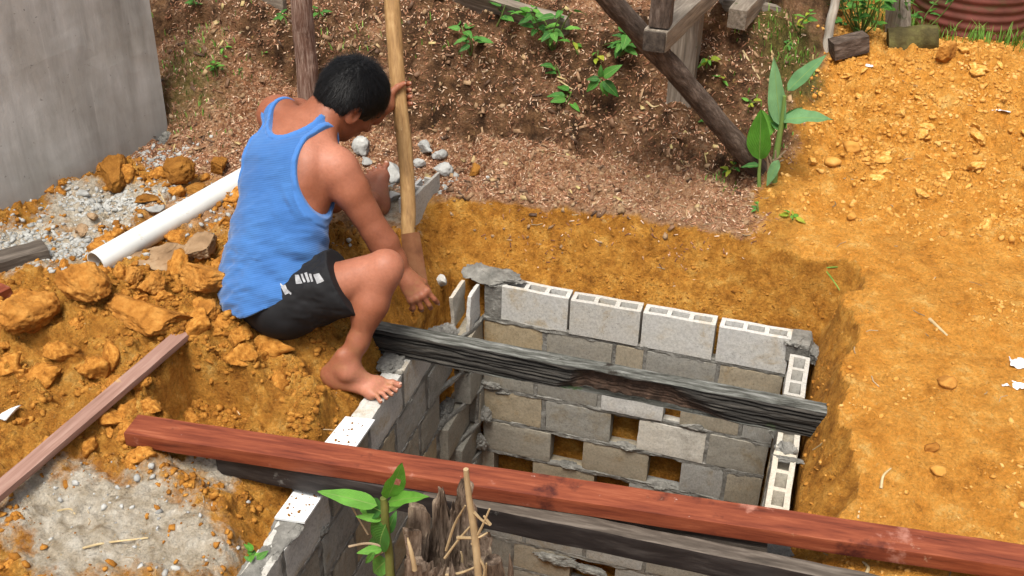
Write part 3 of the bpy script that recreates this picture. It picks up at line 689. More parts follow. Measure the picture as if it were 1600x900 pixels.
PIT.append(wall('block_wall', 'left block wall of the pit under the barefoot man and the white boards', (-.145, .03, 0), (0, -1, 0), (-1, 0, 0), left_rows, zt, 2, dry_rows=(), bend=.088,
    fills=[((-.16, -.36, -.05), .06, (.8, 1.3, .5)), ((-.13, -.28, -.10), .06, (.9, 1.4, .7)), ((-.21, -.60, -.0), .05, (.9, 1.6, .35)), ((-.22, -.72, -.012), .045, (.7, 1.2, .35)),
           ((-.16, -.21, -.50), .045, (.6, 1.4, .6)), ((-.15, -.10, -.60), .04, (.6, 1.2, .9)), ((-.14, -.30, -.50), .03, (.5, 1.8, .5)),
           ((-.185, -1.50, -.004), .055, (.8, 2.6, .18)), ((-.195, -1.66, -.006), .05, (.8, 2.2, .18)), ((-.205, -1.30, -.006), .04, (.8, 2.0, .18)), ((-.16, -1.33, -.16), .04, (.5, 1.5, .9))]))
# broken block end standing in the far left corner
for k, (x0_, dy) in enumerate(((-.155, 0), (-.088, -.006))):
    P, F = rough_box((.017, .13, .155), (3, 8, 10), .004, .004, 30, 60 + k)
    P[:, 1] -= .05 * np.maximum(0, (P[:, 2] + .04)) * (1 - 2 * k) * 3 * (P[:, 1] < 0)
    obj('broken_block_shell', P + [x0_, -.055 + dy, -.08], F, M['block_dry'], PIT[1])
right_rows = [
    [(.42, 1.32), (1.38, 2.34), (2.40, 3.36), (3.5, 4.4, 'd'), (4.5, 5.4, 'd')],
    [(.06, .85), (.9, 1.85), (1.9, 2.85), (2.9, 3.85), (3.9, 4.85)],
    [(.06, .4), (.45, 1.35), (1.6, 2.35), (2.4, 3.35), (3.4, 4.4)],
    [(.06, .85), (.9, 1.85), (1.9, 2.85), (2.9, 3.85), (3.9, 4.85)],
    [(.06, .4), (.45, 1.4), (1.45, 2.35), (2.4, 3.35), (3.4, 4.4)],
    [(.06, .85), (.9, 1.85), (1.9, 2.85), (2.9, 3.85), (3.9, 4.85)],
    [(.06, .4), (.45, 1.4), (1.45, 2.35), (2.4, 3.35), (3.4, 4.4)],
    [(.06, .85), (.9, 1.85), (1.9, 2.85), (2.9, 3.85), (3.9, 4.85)]]
PIT.append(wall('block_wall', 'right block wall of the pit with open cells against the clay slope', (1.157, .03, 0), (0, -1, 0), (1, 0, 0), right_rows, zt, 3, bed=.016,
    fills=[((1.19, -.645, .0), .034, (1.0, .8, .5)), ((1.20, -.69, -.004), .03, (1.5, .7, .5)), ((1.165, -.69, -.06), .025, (.5, .8, 2.0)), ((1.245, -.05, -.02), .03, (.7, 1.9, .8)),
           ((1.15, -.10, -.36), .04, (.5, 1.2, .8)), ((1.15, -.30, -.70), .05, (.5, 1.2, .9)), ((1.15, -.16, -.86), .05, (.5, 1.0, 1.2)), ((1.20, -1.12, 0), .04, (1.2, 1.2, .5)), ((1.22, -1.2, 0), .035, (1, 1.2, .5)), ((1.19, -.62, -.03), .03, (.8, 1, .5))]))
# white boards on the left wall
tl = at(467, 758, .012); tr = at(510, 767, .012); br = at(476, 817, .012); bl = at(429, 810, .012)
def board(name, q, th, label):
    q = np.array(q); V = np.concatenate([q + [0, 0, th / 2], q - [0, 0, th / 2]])
    F = [(3, 2, 1, 0), (4, 5, 6, 7)] + [((k + 1) % 4, k, k + 4, (k + 1) % 4 + 4)[::-1] for k in range(4)]
    c = q.mean(0); return tag(obj(name, V, F, M['tile'], smooth=False, loc=c), label, 'board', 'white boards on the left wall')
board('white_board', [tl, tr, br, bl], .008, 'white board speckled with brown grit, below the red timber on the left wall')
board('white_board', [at(540, 652, .014), at(586, 657, .014), at(545, 716, .014), at(494, 709, .014)], .008, 'white board beside the bare foot, partly under the red timber')
r_ = np.random.default_rng(3); qs = []
for q in ([tl, tr, br, bl], [at(540, 652, .014), at(586, 657, .014), at(545, 716, .014), at(494, 709, .014)]):
    for k in range(34):
        a, bq = r_.beta(2, 2), r_.random(); pt = (q[0] * (1 - a) + q[1] * a) * (1 - bq) + (q[3] * (1 - a) + q[2] * a) * bq; qs.append(pt + [0, 0, .005])
crumbs('grit', np.array(qs), lambda r, n: .0015 + .0055 * r.random(n) ** 3, M['clod_dark'], 'brown grit scattered on the two white boards', 77, cat='grit')

# ================================================================== TIMBERS
def timber_mat(name, stops, along=(1.2, 14, 14), scale=5, rough=.8, bstr=.5, bdist=.004, spots=None, grain=None):
    m, t, b = new_mat(name); tc = N(t, 'ShaderNodeAttribute'); tc.attribute_name = 'grain'
    mp = N(t, 'ShaderNodeMapping'); mp.inputs['Scale'].default_value = along; t.links.new(tc.outputs['Vector'], mp.inputs[0]); v = mp.outputs[0]
    c = ramp(t, noise(t, v, scale, 9, .65, .3), stops)
    if spots:
        for sc, ss, th in spots:
            f = ramp(t, noise(t, tc.outputs['Vector'], ss, 6, .65), [(th, gray(0)), (th + .07, gray(1))]); c = mix(t, f, c, sc)
    t.links.new(c, b.inputs['Base Color']); b.inputs['Roughness'].default_value = rough; b.inputs['Specular IOR Level'].default_value = .3
    bump(t, b, noise(t, v, scale * 2.2, 8, .7), bstr, bdist); return m
M['old_top'] = timber_mat('weathered_grey_timber', [(.28, (.018, .017, .014)), (.42, (.070, .070, .060)), (.54, (.15, .152, .135)), (.66, (.28, .28, .26)), (.8, (.50, .50, .48))], (1.6, 13, 13), 6, .9, 1.0, .010, [((.07, .13, .04), 6, .64), ((.03, .024, .018), 7, .60)])
M['red'] = timber_mat('red_hardwood', [(.25, (.060, .013, .007)), (.45, (.165, .038, .018)), (.6, (.24, .062, .028)), (.78, (.35, .12, .062))], (1, 11, 11), 5, .48, .3, .002, [((.06, .014, .010), 3.5, .58), ((.36, .16, .115), 5, .60), ((.40, .24, .15), 14, .68), ((.60, .52, .47), 22, .69)])
M['dark'] = timber_mat('dark_beam_timber', [(.25, (.007, .006, .006)), (.5, (.024, .019, .018)), (.75, (.065, .055, .05))], (1.2, 7, 7), 5, .55, .35, .003, [((.20, .19, .175), 7, .68)])
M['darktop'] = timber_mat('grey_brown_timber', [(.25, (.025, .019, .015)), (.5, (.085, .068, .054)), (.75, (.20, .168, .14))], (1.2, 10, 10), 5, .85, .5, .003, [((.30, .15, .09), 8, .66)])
M['plank'] = timber_mat('pinkish_plank', [(.25, (.18, .095, .07)), (.5, (.27, .155, .12)), (.75, (.36, .235, .19))], (1, 12, 12), 5, .8, .3, .002, [((.42, .27, .13), 13, .66)])
M['greywood'] = timber_mat('silver_grey_timber', [(.25, (.07, .055, .042)), (.5, (.19, .155, .12)), (.75, (.36, .31, .25))], (1, 12, 12), 5, .9, .7, .004, [((.06, .075, .03), 7, .64)])
M['bark'] = timber_mat('brown_bark', [(.25, (.028, .019, .014)), (.5, (.095, .066, .050)), (.75, (.24, .185, .15))], (2.6, 9, 9), 7, .9, 1.0, .012)
M['redbark'] = timber_mat('reddish_bark', [(.25, (.05, .022, .015)), (.45, (.20, .105, .073)), (.7, (.50, .37, .30))], (1.3, 16, 16), 7, .9, 1.0, .012)
M['pole'] = timber_mat('tan_peeled_pole', [(.25, (.14, .07, .025)), (.5, (.33, .19, .075)), (.75, (.48, .31, .14))], (2, 9, 9), 5, .7, .4, .004, [((.12, .06, .03), 10, .68), ((.55, .40, .22), 12, .66)])
M['darkend'] = timber_mat('dark_end_grain', [(.3, (.02, .015, .012)), (.7, (.09, .07, .055))], (6, 6, 6), 8, .9, .6, .004)  # darker tone for the cut end of the rail
def grain(o, a, b):
    """store coordinates along the piece so the grain follows it"""
    x, y, z, L = frame_from(a, b); n = len(o.data.vertices); co = np.empty(n * 3, np.float32); o.data.vertices.foreach_get('co', co); co = co.reshape(-1, 3) + root_loc(o)
    d = co - np.asarray(a, float); g = np.stack([d @ x, d @ y, d @ z], 1) + np.array([abs(a[0]) * 7 % 5, abs(a[1]) * 11 % 5, 0])
    at_ = o.data.attributes.new('grain', 'FLOAT_VECTOR', 'POINT'); at_.data.foreach_set('vector', g.astype(np.float32).ravel()); return o
def timber(name, a, b, wd, ht, mat, label=None, cat=None, parent=None, n=(40, 4, 4), rnd=.004, amp=.002, ns=12, seed=0, up=(0, 0, 1), group=None):
    V, F = beam_pts(a, b, wd, ht, n, rnd, amp, ns, seed, up); c = (np.asarray(a, float) + np.asarray(b, float)) / 2
    o = obj(name, V, F, mat, parent, loc=None if parent is not None else c); grain(o, a, b)
    if label: tag(o, label, cat, group)
    return o
# weathered beam with deep furrows and a rotted hollow
a, b = np.array([-.30, -.556, .0535]), np.array([1.300, -.533, .0535])
x_, y_, z_, L_ = frame_from(a, b)
V, F = box_grid(230, 10, 44); P = V * [L_, .062, .106]
s = P[:, 0]; front = P[:, 1] < -.0305; top = P[:, 2] > .0525
fur = fbm(np.stack([s * 1.6, P[:, 2] * 16 + .25 * np.sin(s * 3.1) , P[:, 2] * 0], 1), 6, 3, 5, .55)
ridge = np.abs(fbm(np.stack([s * .9 + .6, (P[:, 2] + .028 * s) * 12, s * 0], 1), 5, 2, 8, .5))
zz = P[:, 2] + .022 * s + .006 * fbm(np.stack([s * 2.2, s * 0, s * 0], 1), 1, 3, 14)
gro = np.zeros(len(P))
for k in range(14):
    zc = -.080 + .0125 * k + .004 * fbm(np.stack([s * 3.0 + 9 * k, s * 0 + k, s * 0], 1), 1, 3, 15); on = sstep(-.35, .1, fbm(np.stack([s * 1.5 + 5 * k, s * 0, s * 0 + k], 1), 1, 2, 16))
    gro = np.maximum(gro, on * np.exp(-((zz - zc) / .0030) ** 2))
depthf = np.where(front, .026 * gro + .008 * fur, 0)
u_ = s + L_ / 2
rot = sstep(.72, .80, u_ + .02 * fbm(P, 30, 2, 3) - P[:, 2] * .6) * sstep(1.24, 1.06, u_ + P[:, 2] * 1.9) * sstep(.052, .036, P[:, 2] + .01 * fbm(P, 12, 2, 33))
depthf = depthf * (1 - .8 * rot) + rot * front * (.034 + .014 * fbm(P, 25, 3, 12))
P[:, 1] += depthf
P[:, 2] -= np.where(top, rot * .012 * (P[:, 1] < .0), 0)
P[:, 2] += np.where(~top & (P[:, 2] < -.0525), .006 * fbm(P * [1, 0, 0], 7, 3, 4) + .004, 0) + .0025 * fbm(P, 16, 3, 2) * top
P[:, 1] += np.where(P[:, 1] > .0305, .003 * fbm(P, 10, 3, 6), 0)
P[:, 1] += .010 * np.exp(-((u_ - 1.0) / .25) ** 2) * (1 - front) * 0
Wp = (a + b) / 2 + P[:, :1] * x_ + P[:, 1:2] * y_ + P[:, 2:3] * z_
o = obj('weathered_beam', Wp, F, M['old_top'], loc=(a + b) / 2, smooth=False); grain(o, a, b)
tag(o, 'weathered dark beam with deep furrows and a rotted hollow, laid across the pit', 'timber beam')
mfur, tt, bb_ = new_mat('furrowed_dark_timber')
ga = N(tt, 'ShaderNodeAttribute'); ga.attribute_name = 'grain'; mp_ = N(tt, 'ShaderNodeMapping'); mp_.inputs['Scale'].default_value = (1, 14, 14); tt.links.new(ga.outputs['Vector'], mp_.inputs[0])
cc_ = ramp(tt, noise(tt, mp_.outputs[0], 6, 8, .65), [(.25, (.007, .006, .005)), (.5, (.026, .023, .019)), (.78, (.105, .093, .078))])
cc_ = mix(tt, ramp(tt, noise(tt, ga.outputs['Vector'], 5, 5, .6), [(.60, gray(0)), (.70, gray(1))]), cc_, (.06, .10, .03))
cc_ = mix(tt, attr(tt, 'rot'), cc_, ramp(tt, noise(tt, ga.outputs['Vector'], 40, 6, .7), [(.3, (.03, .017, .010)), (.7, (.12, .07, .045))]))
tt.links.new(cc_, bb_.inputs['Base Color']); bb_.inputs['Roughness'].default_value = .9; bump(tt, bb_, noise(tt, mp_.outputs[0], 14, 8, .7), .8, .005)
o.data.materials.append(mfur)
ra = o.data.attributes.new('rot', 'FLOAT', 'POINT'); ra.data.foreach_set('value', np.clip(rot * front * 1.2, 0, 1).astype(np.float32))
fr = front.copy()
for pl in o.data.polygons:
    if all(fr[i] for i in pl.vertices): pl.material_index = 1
# red squared timber
a, b = np.array([-.742, -1.380, .145]), np.array([2.25, -1.062, .145])
timber('red_timber', a, b, .094, .050, M['red'], 'long reddish brown squared timber across the near end of the pit', 'timber beam', n=(160, 12, 8), rnd=.0025, amp=.0016, ns=7, seed=4)
# dark beam below it
def yz(u0, v0, u1, v1, z):
    p = at(u0, v0, z); d = ray(u1, v1); t = (p[1] - CAM_POS[1]) / d[1]; return p, CAM_POS + t * d
p1 = at(760, 795, .117); p2 = at(1256, 896, .117)
dv = (p2 - p1) / np.linalg.norm(p2 - p1); nv = np.array([-dv[1], dv[0], 0])
WD, HD = .052, .082
a = p1 - dv * .86 + nv * WD / 2 - [0, 0, HD / 2]; b = p2 + dv * .35 + nv * WD / 2 - [0, 0, HD / 2]
o = timber('dark_timber', a, b, WD, HD, M['dark'], 'dark beam lying under the red timber', 'timber beam', n=(120, 9, 8), rnd=.0035, amp=.003, ns=8, seed=6)
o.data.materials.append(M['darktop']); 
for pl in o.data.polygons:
    if pl.normal.z > .7 and (pl.center.x + o.location.x) > .2: pl.material_index = 1  # upward faces towards the right take the lighter grey-brown timber
a2 = a + nv * .062 + dv * .55 + [0, 0, -.008]; b2 = b + nv * .085 - dv * .45 + [0, 0, -.008]
timber('thin_plank', a2, b2, .032, .035, M['darktop'], 'thin grey plank tucked between the red timber and the dark beam', 'plank', n=(60, 3, 3), rnd=.003, amp=.002, ns=9, seed=7)
# pinkish plank on the clods
a = at(290, 514, .235); b = at(-40, 794, .155); dd_ = (b - a) / np.linalg.norm(b - a)
timber('loose_plank', a + [0, .0, -.012], b + [0, 0, -.012], .056, .022, M['plank'], 'narrow pinkish plank lying slantwise on the clay clods', 'plank', n=(80, 8, 4), rnd=.0018, amp=.001, ns=9, seed=8)

# ================================================================== BUILDING WALL, POSTS, PROPS
m, t, b = new_mat('cement_plaster'); M['plaster'] = m
v = coords(t, (1, 1, 1), rnd=False)
st = N(t, 'ShaderNodeMapping'); st.inputs['Scale'].default_value = (3.2, 3.2, .55); t.links.new(v, st.inputs[0])
c = ramp(t, noise(t, st.outputs[0], 2.6, 8, .62, .3), [(.30, (.31, .305, .285)), (.5, (.47, .465, .445)), (.70, (.64, .64, .62))])
c2 = ramp(t, noise(t, v, 2.2, 5, .6), [(.36, (.66, .62, .57)), (.60, (1, 1, 1))]); c = mix(t, .8, c, c2, 'MULTIPLY')
st2 = N(t, 'ShaderNodeMapping'); st2.inputs['Scale'].default_value = (16, 16, .9); t.links.new(v, st2.inputs[0])
f = ramp(t, noise(t, st2.outputs[0], 2.2, 4, .6), [(.62, gray(0)), (.72, gray(.55))]); c = mix(t, f, c, (.55, .54, .51))
f = ramp(t, noise(t, v, 55, 3, .5), [(.25, gray(.6)), (.30, gray(0))]); c = mix(t, f, c, (.10, .09, .08))
damp = N(t, 'ShaderNodeSeparateXYZ'); t.links.new(v, damp.inputs[0])
dn = N(t, 'ShaderNodeMath', operation='MULTIPLY_ADD'); dn.inputs[1].default_value = .5; t.links.new(noise(t, v, 3, 6, .6), dn.inputs[0]); t.links.new(damp.outputs['Z'], dn.inputs[2])
f = ramp(t, dn.outputs[0], [(.26, gray(.7)), (.72, gray(0))]); c = mix(t, f, c, (.24, .235, .22))
t.links.new(c, b.inputs['Base Color']); b.inputs['Roughness'].default_value = .9
pv = bump(t, b, noise(t, v, 120, 5, .6), .25, .002); bump(t, b, noise(t, v, 9, 6, .6), .25, .01, pv)
A = at(264, 218, .20); B = at(0, 357, .14); dirw = (B - A) / np.linalg.norm(B - A); B2 = A + dirw * 3.0
topA = aty(229, -25, A[1]); lean = (topA - A) / (topA[2] - A[2])
nrm_w = np.cross(np.array([0, 0, 1.0]), dirw); nrm_w *= -np.sign(nrm_w @ (CAM_POS - A))     # away from the camera
V, F = box_grid(40, 2, 24); H_ = 1.7
P = np.array([A + dirw * 3.0 * (q[0] + .5) + nrm_w * .14 * (q[1] + .5) + lean * (H_ * (q[2] + .5)) + np.array([0, 0, -.12]) for q in V])
P += fbm(P, 5, 3, 8)[:, None] * nrm_w * .004
hw = empty('plastered_wall', A + dirw * 1.5 + nrm_w * .07, 'grey plastered building wall streaked with damp at the upper left', 'wall')
obj('plaster_face', P, F, M['plaster'], hw, smooth=False)
mbk = MB(); 
for k in range(7): mbk.add(*lump(A + dirw * (.02 + .03 * k) - nrm_w * (.01 + .012 * (k % 3)) + [0, 0, .02 - .006 * k], .035 - .003 * k, 300 + k, 2, (1, 1, .8), .4))
mbk.build('mortar_heap', M['mortar'], hw)

def log(name, a, b, r0, r1, mat, label, cat, n=40, seg=20, wob=.12, seed=0, bow=0.0):
    t_ = np.linspace(0, 1, n)[:, None]; a, b = np.asarray(a, float), np.asarray(b, float)
    pts = a + (b - a) * t_ + np.array([0, 0, 1.0]) * bow * np.sin(t_ * PI) + .006 * np.stack([fbm(np.concatenate([t_ * 4, t_ * 0 + k, t_ * 0 + seed], 1), 1, 2, seed + k) for k in range(3)], 1)
    V, F = tube(pts, np.linspace(r0, r1, n), seg, True, wob, seed)
    o = obj(name, V, F, mat, loc=a); grain(o, a, b); return tag(o, label, cat)
g = on_ground(484, 172); log('round_post', g - [0, 0, .06], aty(468, -40, g[1]), .050, .046, M['redbark'], 'upright round post with stringy reddish bark behind the man', 'post', seed=2, wob=.16)
g = on_ground(1183, 252); log('slanting_log', g + [.02, -.02, -.03], at(935, -20, 1.18), .044, .040, M['bark'], 'brown log propped slantwise from the bank towards the timber frame', 'log', seed=3)
# timber frame of the building up the bank
fr = empty('timber_trestle', on_ground(1062, 172), 'weathered timber trestle of plank post, squared rail and stub post on the bank', 'trestle')
g = on_ground(1060, 172)
timber('plank_post', g + [0, .07, -.40], aty(1082, -30, g[1] + .07), .125, .11, M['greywood'], parent=fr, n=(30, 3, 4), amp=.004, ns=9, seed=11)
p0 = aty(1023, 64, .20); p1 = at(1135, -42, p0[2] + .0)
timber('rail', p0, p1, .088, .078, M['greywood'], parent=fr, n=(40, 6, 5), amp=.004, ns=11, seed=12)
q0 = p0 + (p1 - p0) / np.linalg.norm(p1 - p0) * .055
timber('stub_post', q0 + [0, 0, .041], q0 + [.0, .03, .6], .075, .085, M['bark'], parent=fr, n=(16, 4, 4), amp=.004, ns=9, seed=13, up=(0, 1, 0))
x_, y_, z_, L_ = frame_from(p0, p1)
V, F = rough_box((.012, .082, .072), (2, 5, 5), .004, .003, 25, 5); o = obj('end_grain', p0 - x_ * .009 + V[:, :1] * x_ + V[:, 1:2] * y_ + V[:, 2:3] * z_, F, M['darkend'], fr); grain(o, p0, p1)
p0 = aty(1151, 30, .98); p1 = at(1215, -40, p0[2] + .02)
timber('squared_timber', p0, p1, .08, .085, M['greywood'], 'short grey squared timber end sticking out at the top, right of the frame', 'timber beam', n=(24, 4, 4), amp=.004, seed=14)
p0 = aty(1125, 6, 1.15); p1 = aty(1215, 18, 1.3)
timber('plank_stub', p0, p1, .05, .05, M['greywood'], 'mossy plank stub lying behind the squared timber end', 'plank', n=(20, 4, 3), amp=.006, seed=15)
p0, p1 = aty(690, -12, 1.12), aty(888, 46, .99)
timber('bank_board', p0, p1, .04, .125, M['greywood'], 'broad silver grey board lying along the edge of the bank', 'board', n=(50, 3, 5), amp=.004, seed=16, up=(0, -.5, 1))
p0, p1 = aty(690, -40, 1.3), aty(985, 18, 1.18)
timber('bank_board', p0, p1, .04, .09, M['greywood'], 'long board at the top edge, behind the broad bank board', 'board', n=(50, 3, 5), amp=.004, seed=17)
p0, p1 = aty(930, -10, 1.3), aty(1075, 12, 1.35)
timber('plank', p0, p1, .03, .06, M['red'], 'reddish plank at the top edge behind the slanting log', 'plank', n=(30, 3, 3), amp=.003, seed=18)
p0, p1 = aty(380, -14, .95), aty(446, 8, .9)
timber('board_end', p0, p1, .03, .075, M['greywood'], 'broken board end at the top edge, left of the round post', 'board', n=(20, 3, 3), amp=.006, seed=19)
# thin pole, block, drum
g = on_ground(1290, 78)
M['palewood'] = timber_mat('pale_peeled_stick', [(.25, (.26, .22, .17)), (.5, (.45, .41, .35)), (.75, (.60, .57, .52))], (2, 10, 10), 6, .8, .4, .003)
log('thin_pole', g - [0, 0, .05], aty(1311, -25, g[1] + .02), .022, .02, M['palewood'], 'thin pale pole standing at the bank end near the drum', 'pole', n=24, seg=12, seed=5)
g1, g2 = on_ground(1296, 92) + [0, 0, .045], on_ground(1350, 84) + [0, .03, .05]
timber('timber_block', g1, g2, .085, .085, M['bark'], 'dark sawn timber block lying at the foot of the thin pole', 'timber block', n=(18, 5, 5), amp=.003, seed=20)
M['drum'] = basic('rusty_red_paint', [(.25, (.055, .022, .016)), (.45, (.13, .045, .033)), (.65, (.21, .06, .05)), (.8, (.28, .075, .075))], 3.2, (1, 1, 2.2), .65, 40, .3, .003, spots=((.10, .055, .03), 5, .56))
gd = on_ground(1506, 60); _h = gd - CAM_POS; _h[2] = 0; gd = gd + _h / np.linalg.norm(_h) * .29; gd[2] = ground_z(gd[0], gd[1]) - .015
dr = empty('oil_drum', gd, 'rusty red steel drum standing in the grass at the upper right', 'drum')
prof = [(.285, 0), (.298, .004), (.298, .022), (.287, .03), (.287, .27), (.291, .275), (.298, .29), (.291, .305), (.287, .31), (.287, .55), (.291, .555), (.298, .57), (.291, .585), (.287, .59), (.287, .85), (.297, .86), (.297, .88)]
_z = np.linspace(.035, .27, 48); prof = prof[:4] + [(.287 + .0035 * math.sin(q * 2 * PI / .045), q) for q in _z] + prof[5:]
def lathe(prof, c, seg=48, wob=0, seed=0):
    V = []; 
    for r, z in prof:
        for k in range(seg): a = k * 2 * PI / seg; V.append((r * math.cos(a), r * math.sin(a), z))
    V = np.array(V); 
    if wob: V[:, :2] *= (1 + wob * fbm(V, 6, 3, seed))[:, None]
    F = [(i * seg + k, i * seg + (k + 1) % seg, (i + 1) * seg + (k + 1) % seg, (i + 1) * seg + k) for i in range(len(prof) - 1) for k in range(seg)]
    return V + np.asarray(c, float), F
V, F = lathe(prof[3:], gd, wob=.012, seed=3); obj('drum_body', V, F, M['drum'], dr)
M['rust'] = basic('rusty_rim', [(.3, (.07, .035, .022)), (.7, (.17, .095, .06))], 12, bscale=60)
V, F = lathe([(.286, .0), (.302, .003), (.303, .022), (.288, .030)], gd, seed=4); obj('bottom_rim', V, F, M['rust'], dr)
V, F = lathe([(.288, .845), (.302, .85), (.302, .885), (.285, .885)], gd, seed=4); obj('top_rim', V, F, M['rust'], dr)
g = on_ground(1407, 60); g[1] += .05
V, F = beam_pts(g - [0, 0, .05], aty(1402, -40, g[1] + .1), .06, .13, (20, 4, 6), .01, .012, 7, 3); o = obj('grey_slab', V, F, M['greywood'], loc=g); grain(o, g, g + [0, 0, 1]); tag(o, 'weathered grey slab of wood leaning upright left of the drum', 'wood slab')
M['mosslog'] = basic('mossy_log', [(.25, (.025, .02, .01)), (.5, (.08, .065, .025)), (.75, (.16, .15, .05))], 14, bscale=40, bstr=.9, bdist=.01)
g1, g2 = on_ground(1385, 78), on_ground(1462, 72)
t_ = np.linspace(0, 1, 16)[:, None]; V, F = tube(g1 + (g2 - g1) * t_ + [0, .03, .03], .065, 14, True, .3, 4); tag(obj('mossy_log', V, F, M['mosslog'], loc=g1), 'dark mossy log lying in front of the grey slab', 'log')

# ================================================================== LOOSE CLODS, STONES, RUBBLE, PIPE
def clod(name, u, v, r, squash, mat, label, cat, seed, flat=6, amp=.22, sink=.3, sub=5, group=None, rot=None):
    g = on_ground(u, v); P, F = clod_mesh(sub, seed, (1, 1, 1), amp, flat, 1.5)
    P = P * (1 + .13 * fbm(P + seed, 3.5, 4, seed + 9)[:, None] + .10 * fbm(P + seed, 10, 4, seed + 3, .6)[:, None])
    P = P * np.asarray(squash) * r; R_ = np.array(Euler(rot or (0, 0, seed * 1.7)).to_matrix()); P = P @ R_.T
    c = g + np.array([0, .3 * r, 0]); c[2] = ground_z(c[0], c[1])
    P[:, 2] += c[2] - P[:, 2].min() * (1 - sink) if False else c[2] + r * squash[2] * (1 - 2 * sink)
    P[:, :2] += c[:2]; o = obj(name, P, F, mat, loc=c); return tag(o, label, cat, group)
CG = 'clods of dug clay'
for u, v, r, sq, mt, lb, sd_ in [
    (180, 280, .092, (1.05, .8, .85), 'clod_dark', 'large angular brown clay clod against the plastered wall', 3),
    (268, 268, .085, (1.0, .8, .80), 'clod_dark', 'crumbly brown clay clod between the wall corner and the pipe', 4),
    (338, 258, .068, (1.0, .8, .60), 'clod_dark', 'flat curled brown clay clod nearest the man at the foot of the bank', 5),
    (230, 305, .040, (1.2, .8, .55), 'clod_dark', 'small brown clod in front of the crumbly clod by the wall', 6),
    (310, 290, .045, (1.3, .8, .5), 'clod_dark', 'small crumbled clod behind the white pipe', 26),
    (125, 352, .034, (1.4, .9, .5), 'clod_grey', 'flat tan stone lying on the grey gravel', 7),
    (143, 330, .022, (1, 1, .8), 'clod_grey', 'small round tan stone on the gravel above the flat tan stone', 8),
    (127, 462, .105, (1.05, .75, .62), 'clod', 'big angular clod right of the old boards at the left edge', 9),
    (40, 505, .105, (1.0, .8, .6), 'clod', 'big pale clod at the left edge below the old boards', 10),
    (225, 500, .135, (1.35, .62, .42), 'clod', 'long flat clod with a dark underside above the loose plank', 11),
    (235, 448, .070, (1.1, .8, .7), 'clod', 'rough clod between the angular clod and the man', 12),
    (250, 408, .105, (1.2, .8, .55), 'clod_grey', 'grey tan flat clod just below the pipe end', 13),
    (315, 400, .080, (1.1, .8, .6), 'clod_grey', 'tan clod touching the pipe near the blue shirt', 14),
    (318, 448, .085, (1.2, .8, .55), 'clod', 'ochre clod beside the lower back of the shirt', 15),
    (320, 490, .06, (1.2, .8, .5), 'clod', 'low ochre clod left of the black shorts', 16),
    (205, 430, .045, (1, .9, .7), 'clod', 'small ochre clod at the open end of the pipe', 17),
    (740, 262, .036, (.8, .8, 1.0), 'clod_dark', 'small dark clay clod on the terrace right of the rubble', 18),
    (1474, 84, .062, (1.0, .6, .95), 'clod', 'upright orange clod on the crest of the right mound', 19),
    (160, 262, .04, (1, 1, .7), 'clod_dark', 'dark clod tucked behind the large angular clod', 27)]:
    clod('clay_clod' if 'stone' not in lb else 'stone', u, v + 14, r, sq, M[mt], lb, 'clay clod' if 'stone' not in lb else 'stone', sd_, group=CG if 'stone' not in lb else None, sink=.22)
# medium clods strewn over the diggings: one shape library, many individuals
lib = []
for k in range(10):
    P, F = clod_mesh(4 if k > 3 else 3, 900 + k, (1.12, .88, .74), .35, 7, 1.7); P = P * (1 + .20 * fbm(P + k, 4, 4, k, .6)[:, None] + .12 * np.abs(fbm(P + k, 8, 3, k + 40, .6))[:, None])
    lib.append(mesh_of('clay_clod', P, F, M['clod_m']))
rr = np.random.default_rng(42)
wmid = np.clip(left * nocut * (1 - .8 * cement) * sstep(-.62, -.8, GX + .3 * (GY + .9)), 0, 1) + .8 * np.clip(blob(330, 560, .1, .22, .2), 0, 1) * nocut
p, _ = scatter(np.clip(wmid * (1 - .95 * cement), 0, 1), 270, 44, x1=-.3)
for k, c_ in enumerate(p):
    o = bpy.data.objects.new('clay_clod', lib[k % 10]); COL.objects.link(o); s_ = .014 + .034 * rr.random() ** 2 if k > 60 else rr.uniform(.034, .066)
    o.location = (c_[0], c_[1], c_[2] - s_ * .12); o.rotation_euler = (rr.uniform(-.6, .6), rr.uniform(-.6, .6), rr.uniform(0, 6.28)); o.scale = (s_ * rr.uniform(.8, 1.3), s_ * rr.uniform(.8, 1.2), s_)
    _lm = [('beside the loose pinkish plank', .5 * (at(290, 514, .2) + at(150, 635, .2))), ('at the lower end of the loose plank', at(30, 735, .1)), ('by the left end of the red timber', at(205, 690, .1)), ('around the square trial cut', at(320, 610, .05)), ('behind the seated man near the pipe', at(300, 400, .2)),
           ('below the black shorts of the man', at(420, 530, .12)), ('at the edge of the cement patch', at(230, 750, .05)), ('by the left edge of the picture above the plank', at(40, 600, .12)), ('below the long flat clod', at(190, 540, .18)), ('near the bare right foot', at(470, 600, .03)), ('in the bottom left corner', at(80, 870, .05)), ('under the lower side of the red timber', at(400, 780, .0))]
    _n = min(_lm, key=lambda q_: np.hypot(*(q_[1][:2] - c_[:2])))[0]; _sz = 'walnut sized' if s_ < .022 else 'egg sized' if s_ < .035 else 'fist sized' if s_ < .048 else 'big irregular'
    tag(o, _sz + ' ochre clod ' + _n, 'clay clod', 'loose clods left of the pit')
libp = [mesh_of('clay_lump', me.vertices and np.array([q.co[:] for q in me.vertices]), np.array([tuple(q.vertices) for q in me.polygons]), M['lump_m']) for me in lib]
p, _ = scatter(np.clip(mound, 0, 1), 60, 45, x0=1.0, y0=.5)
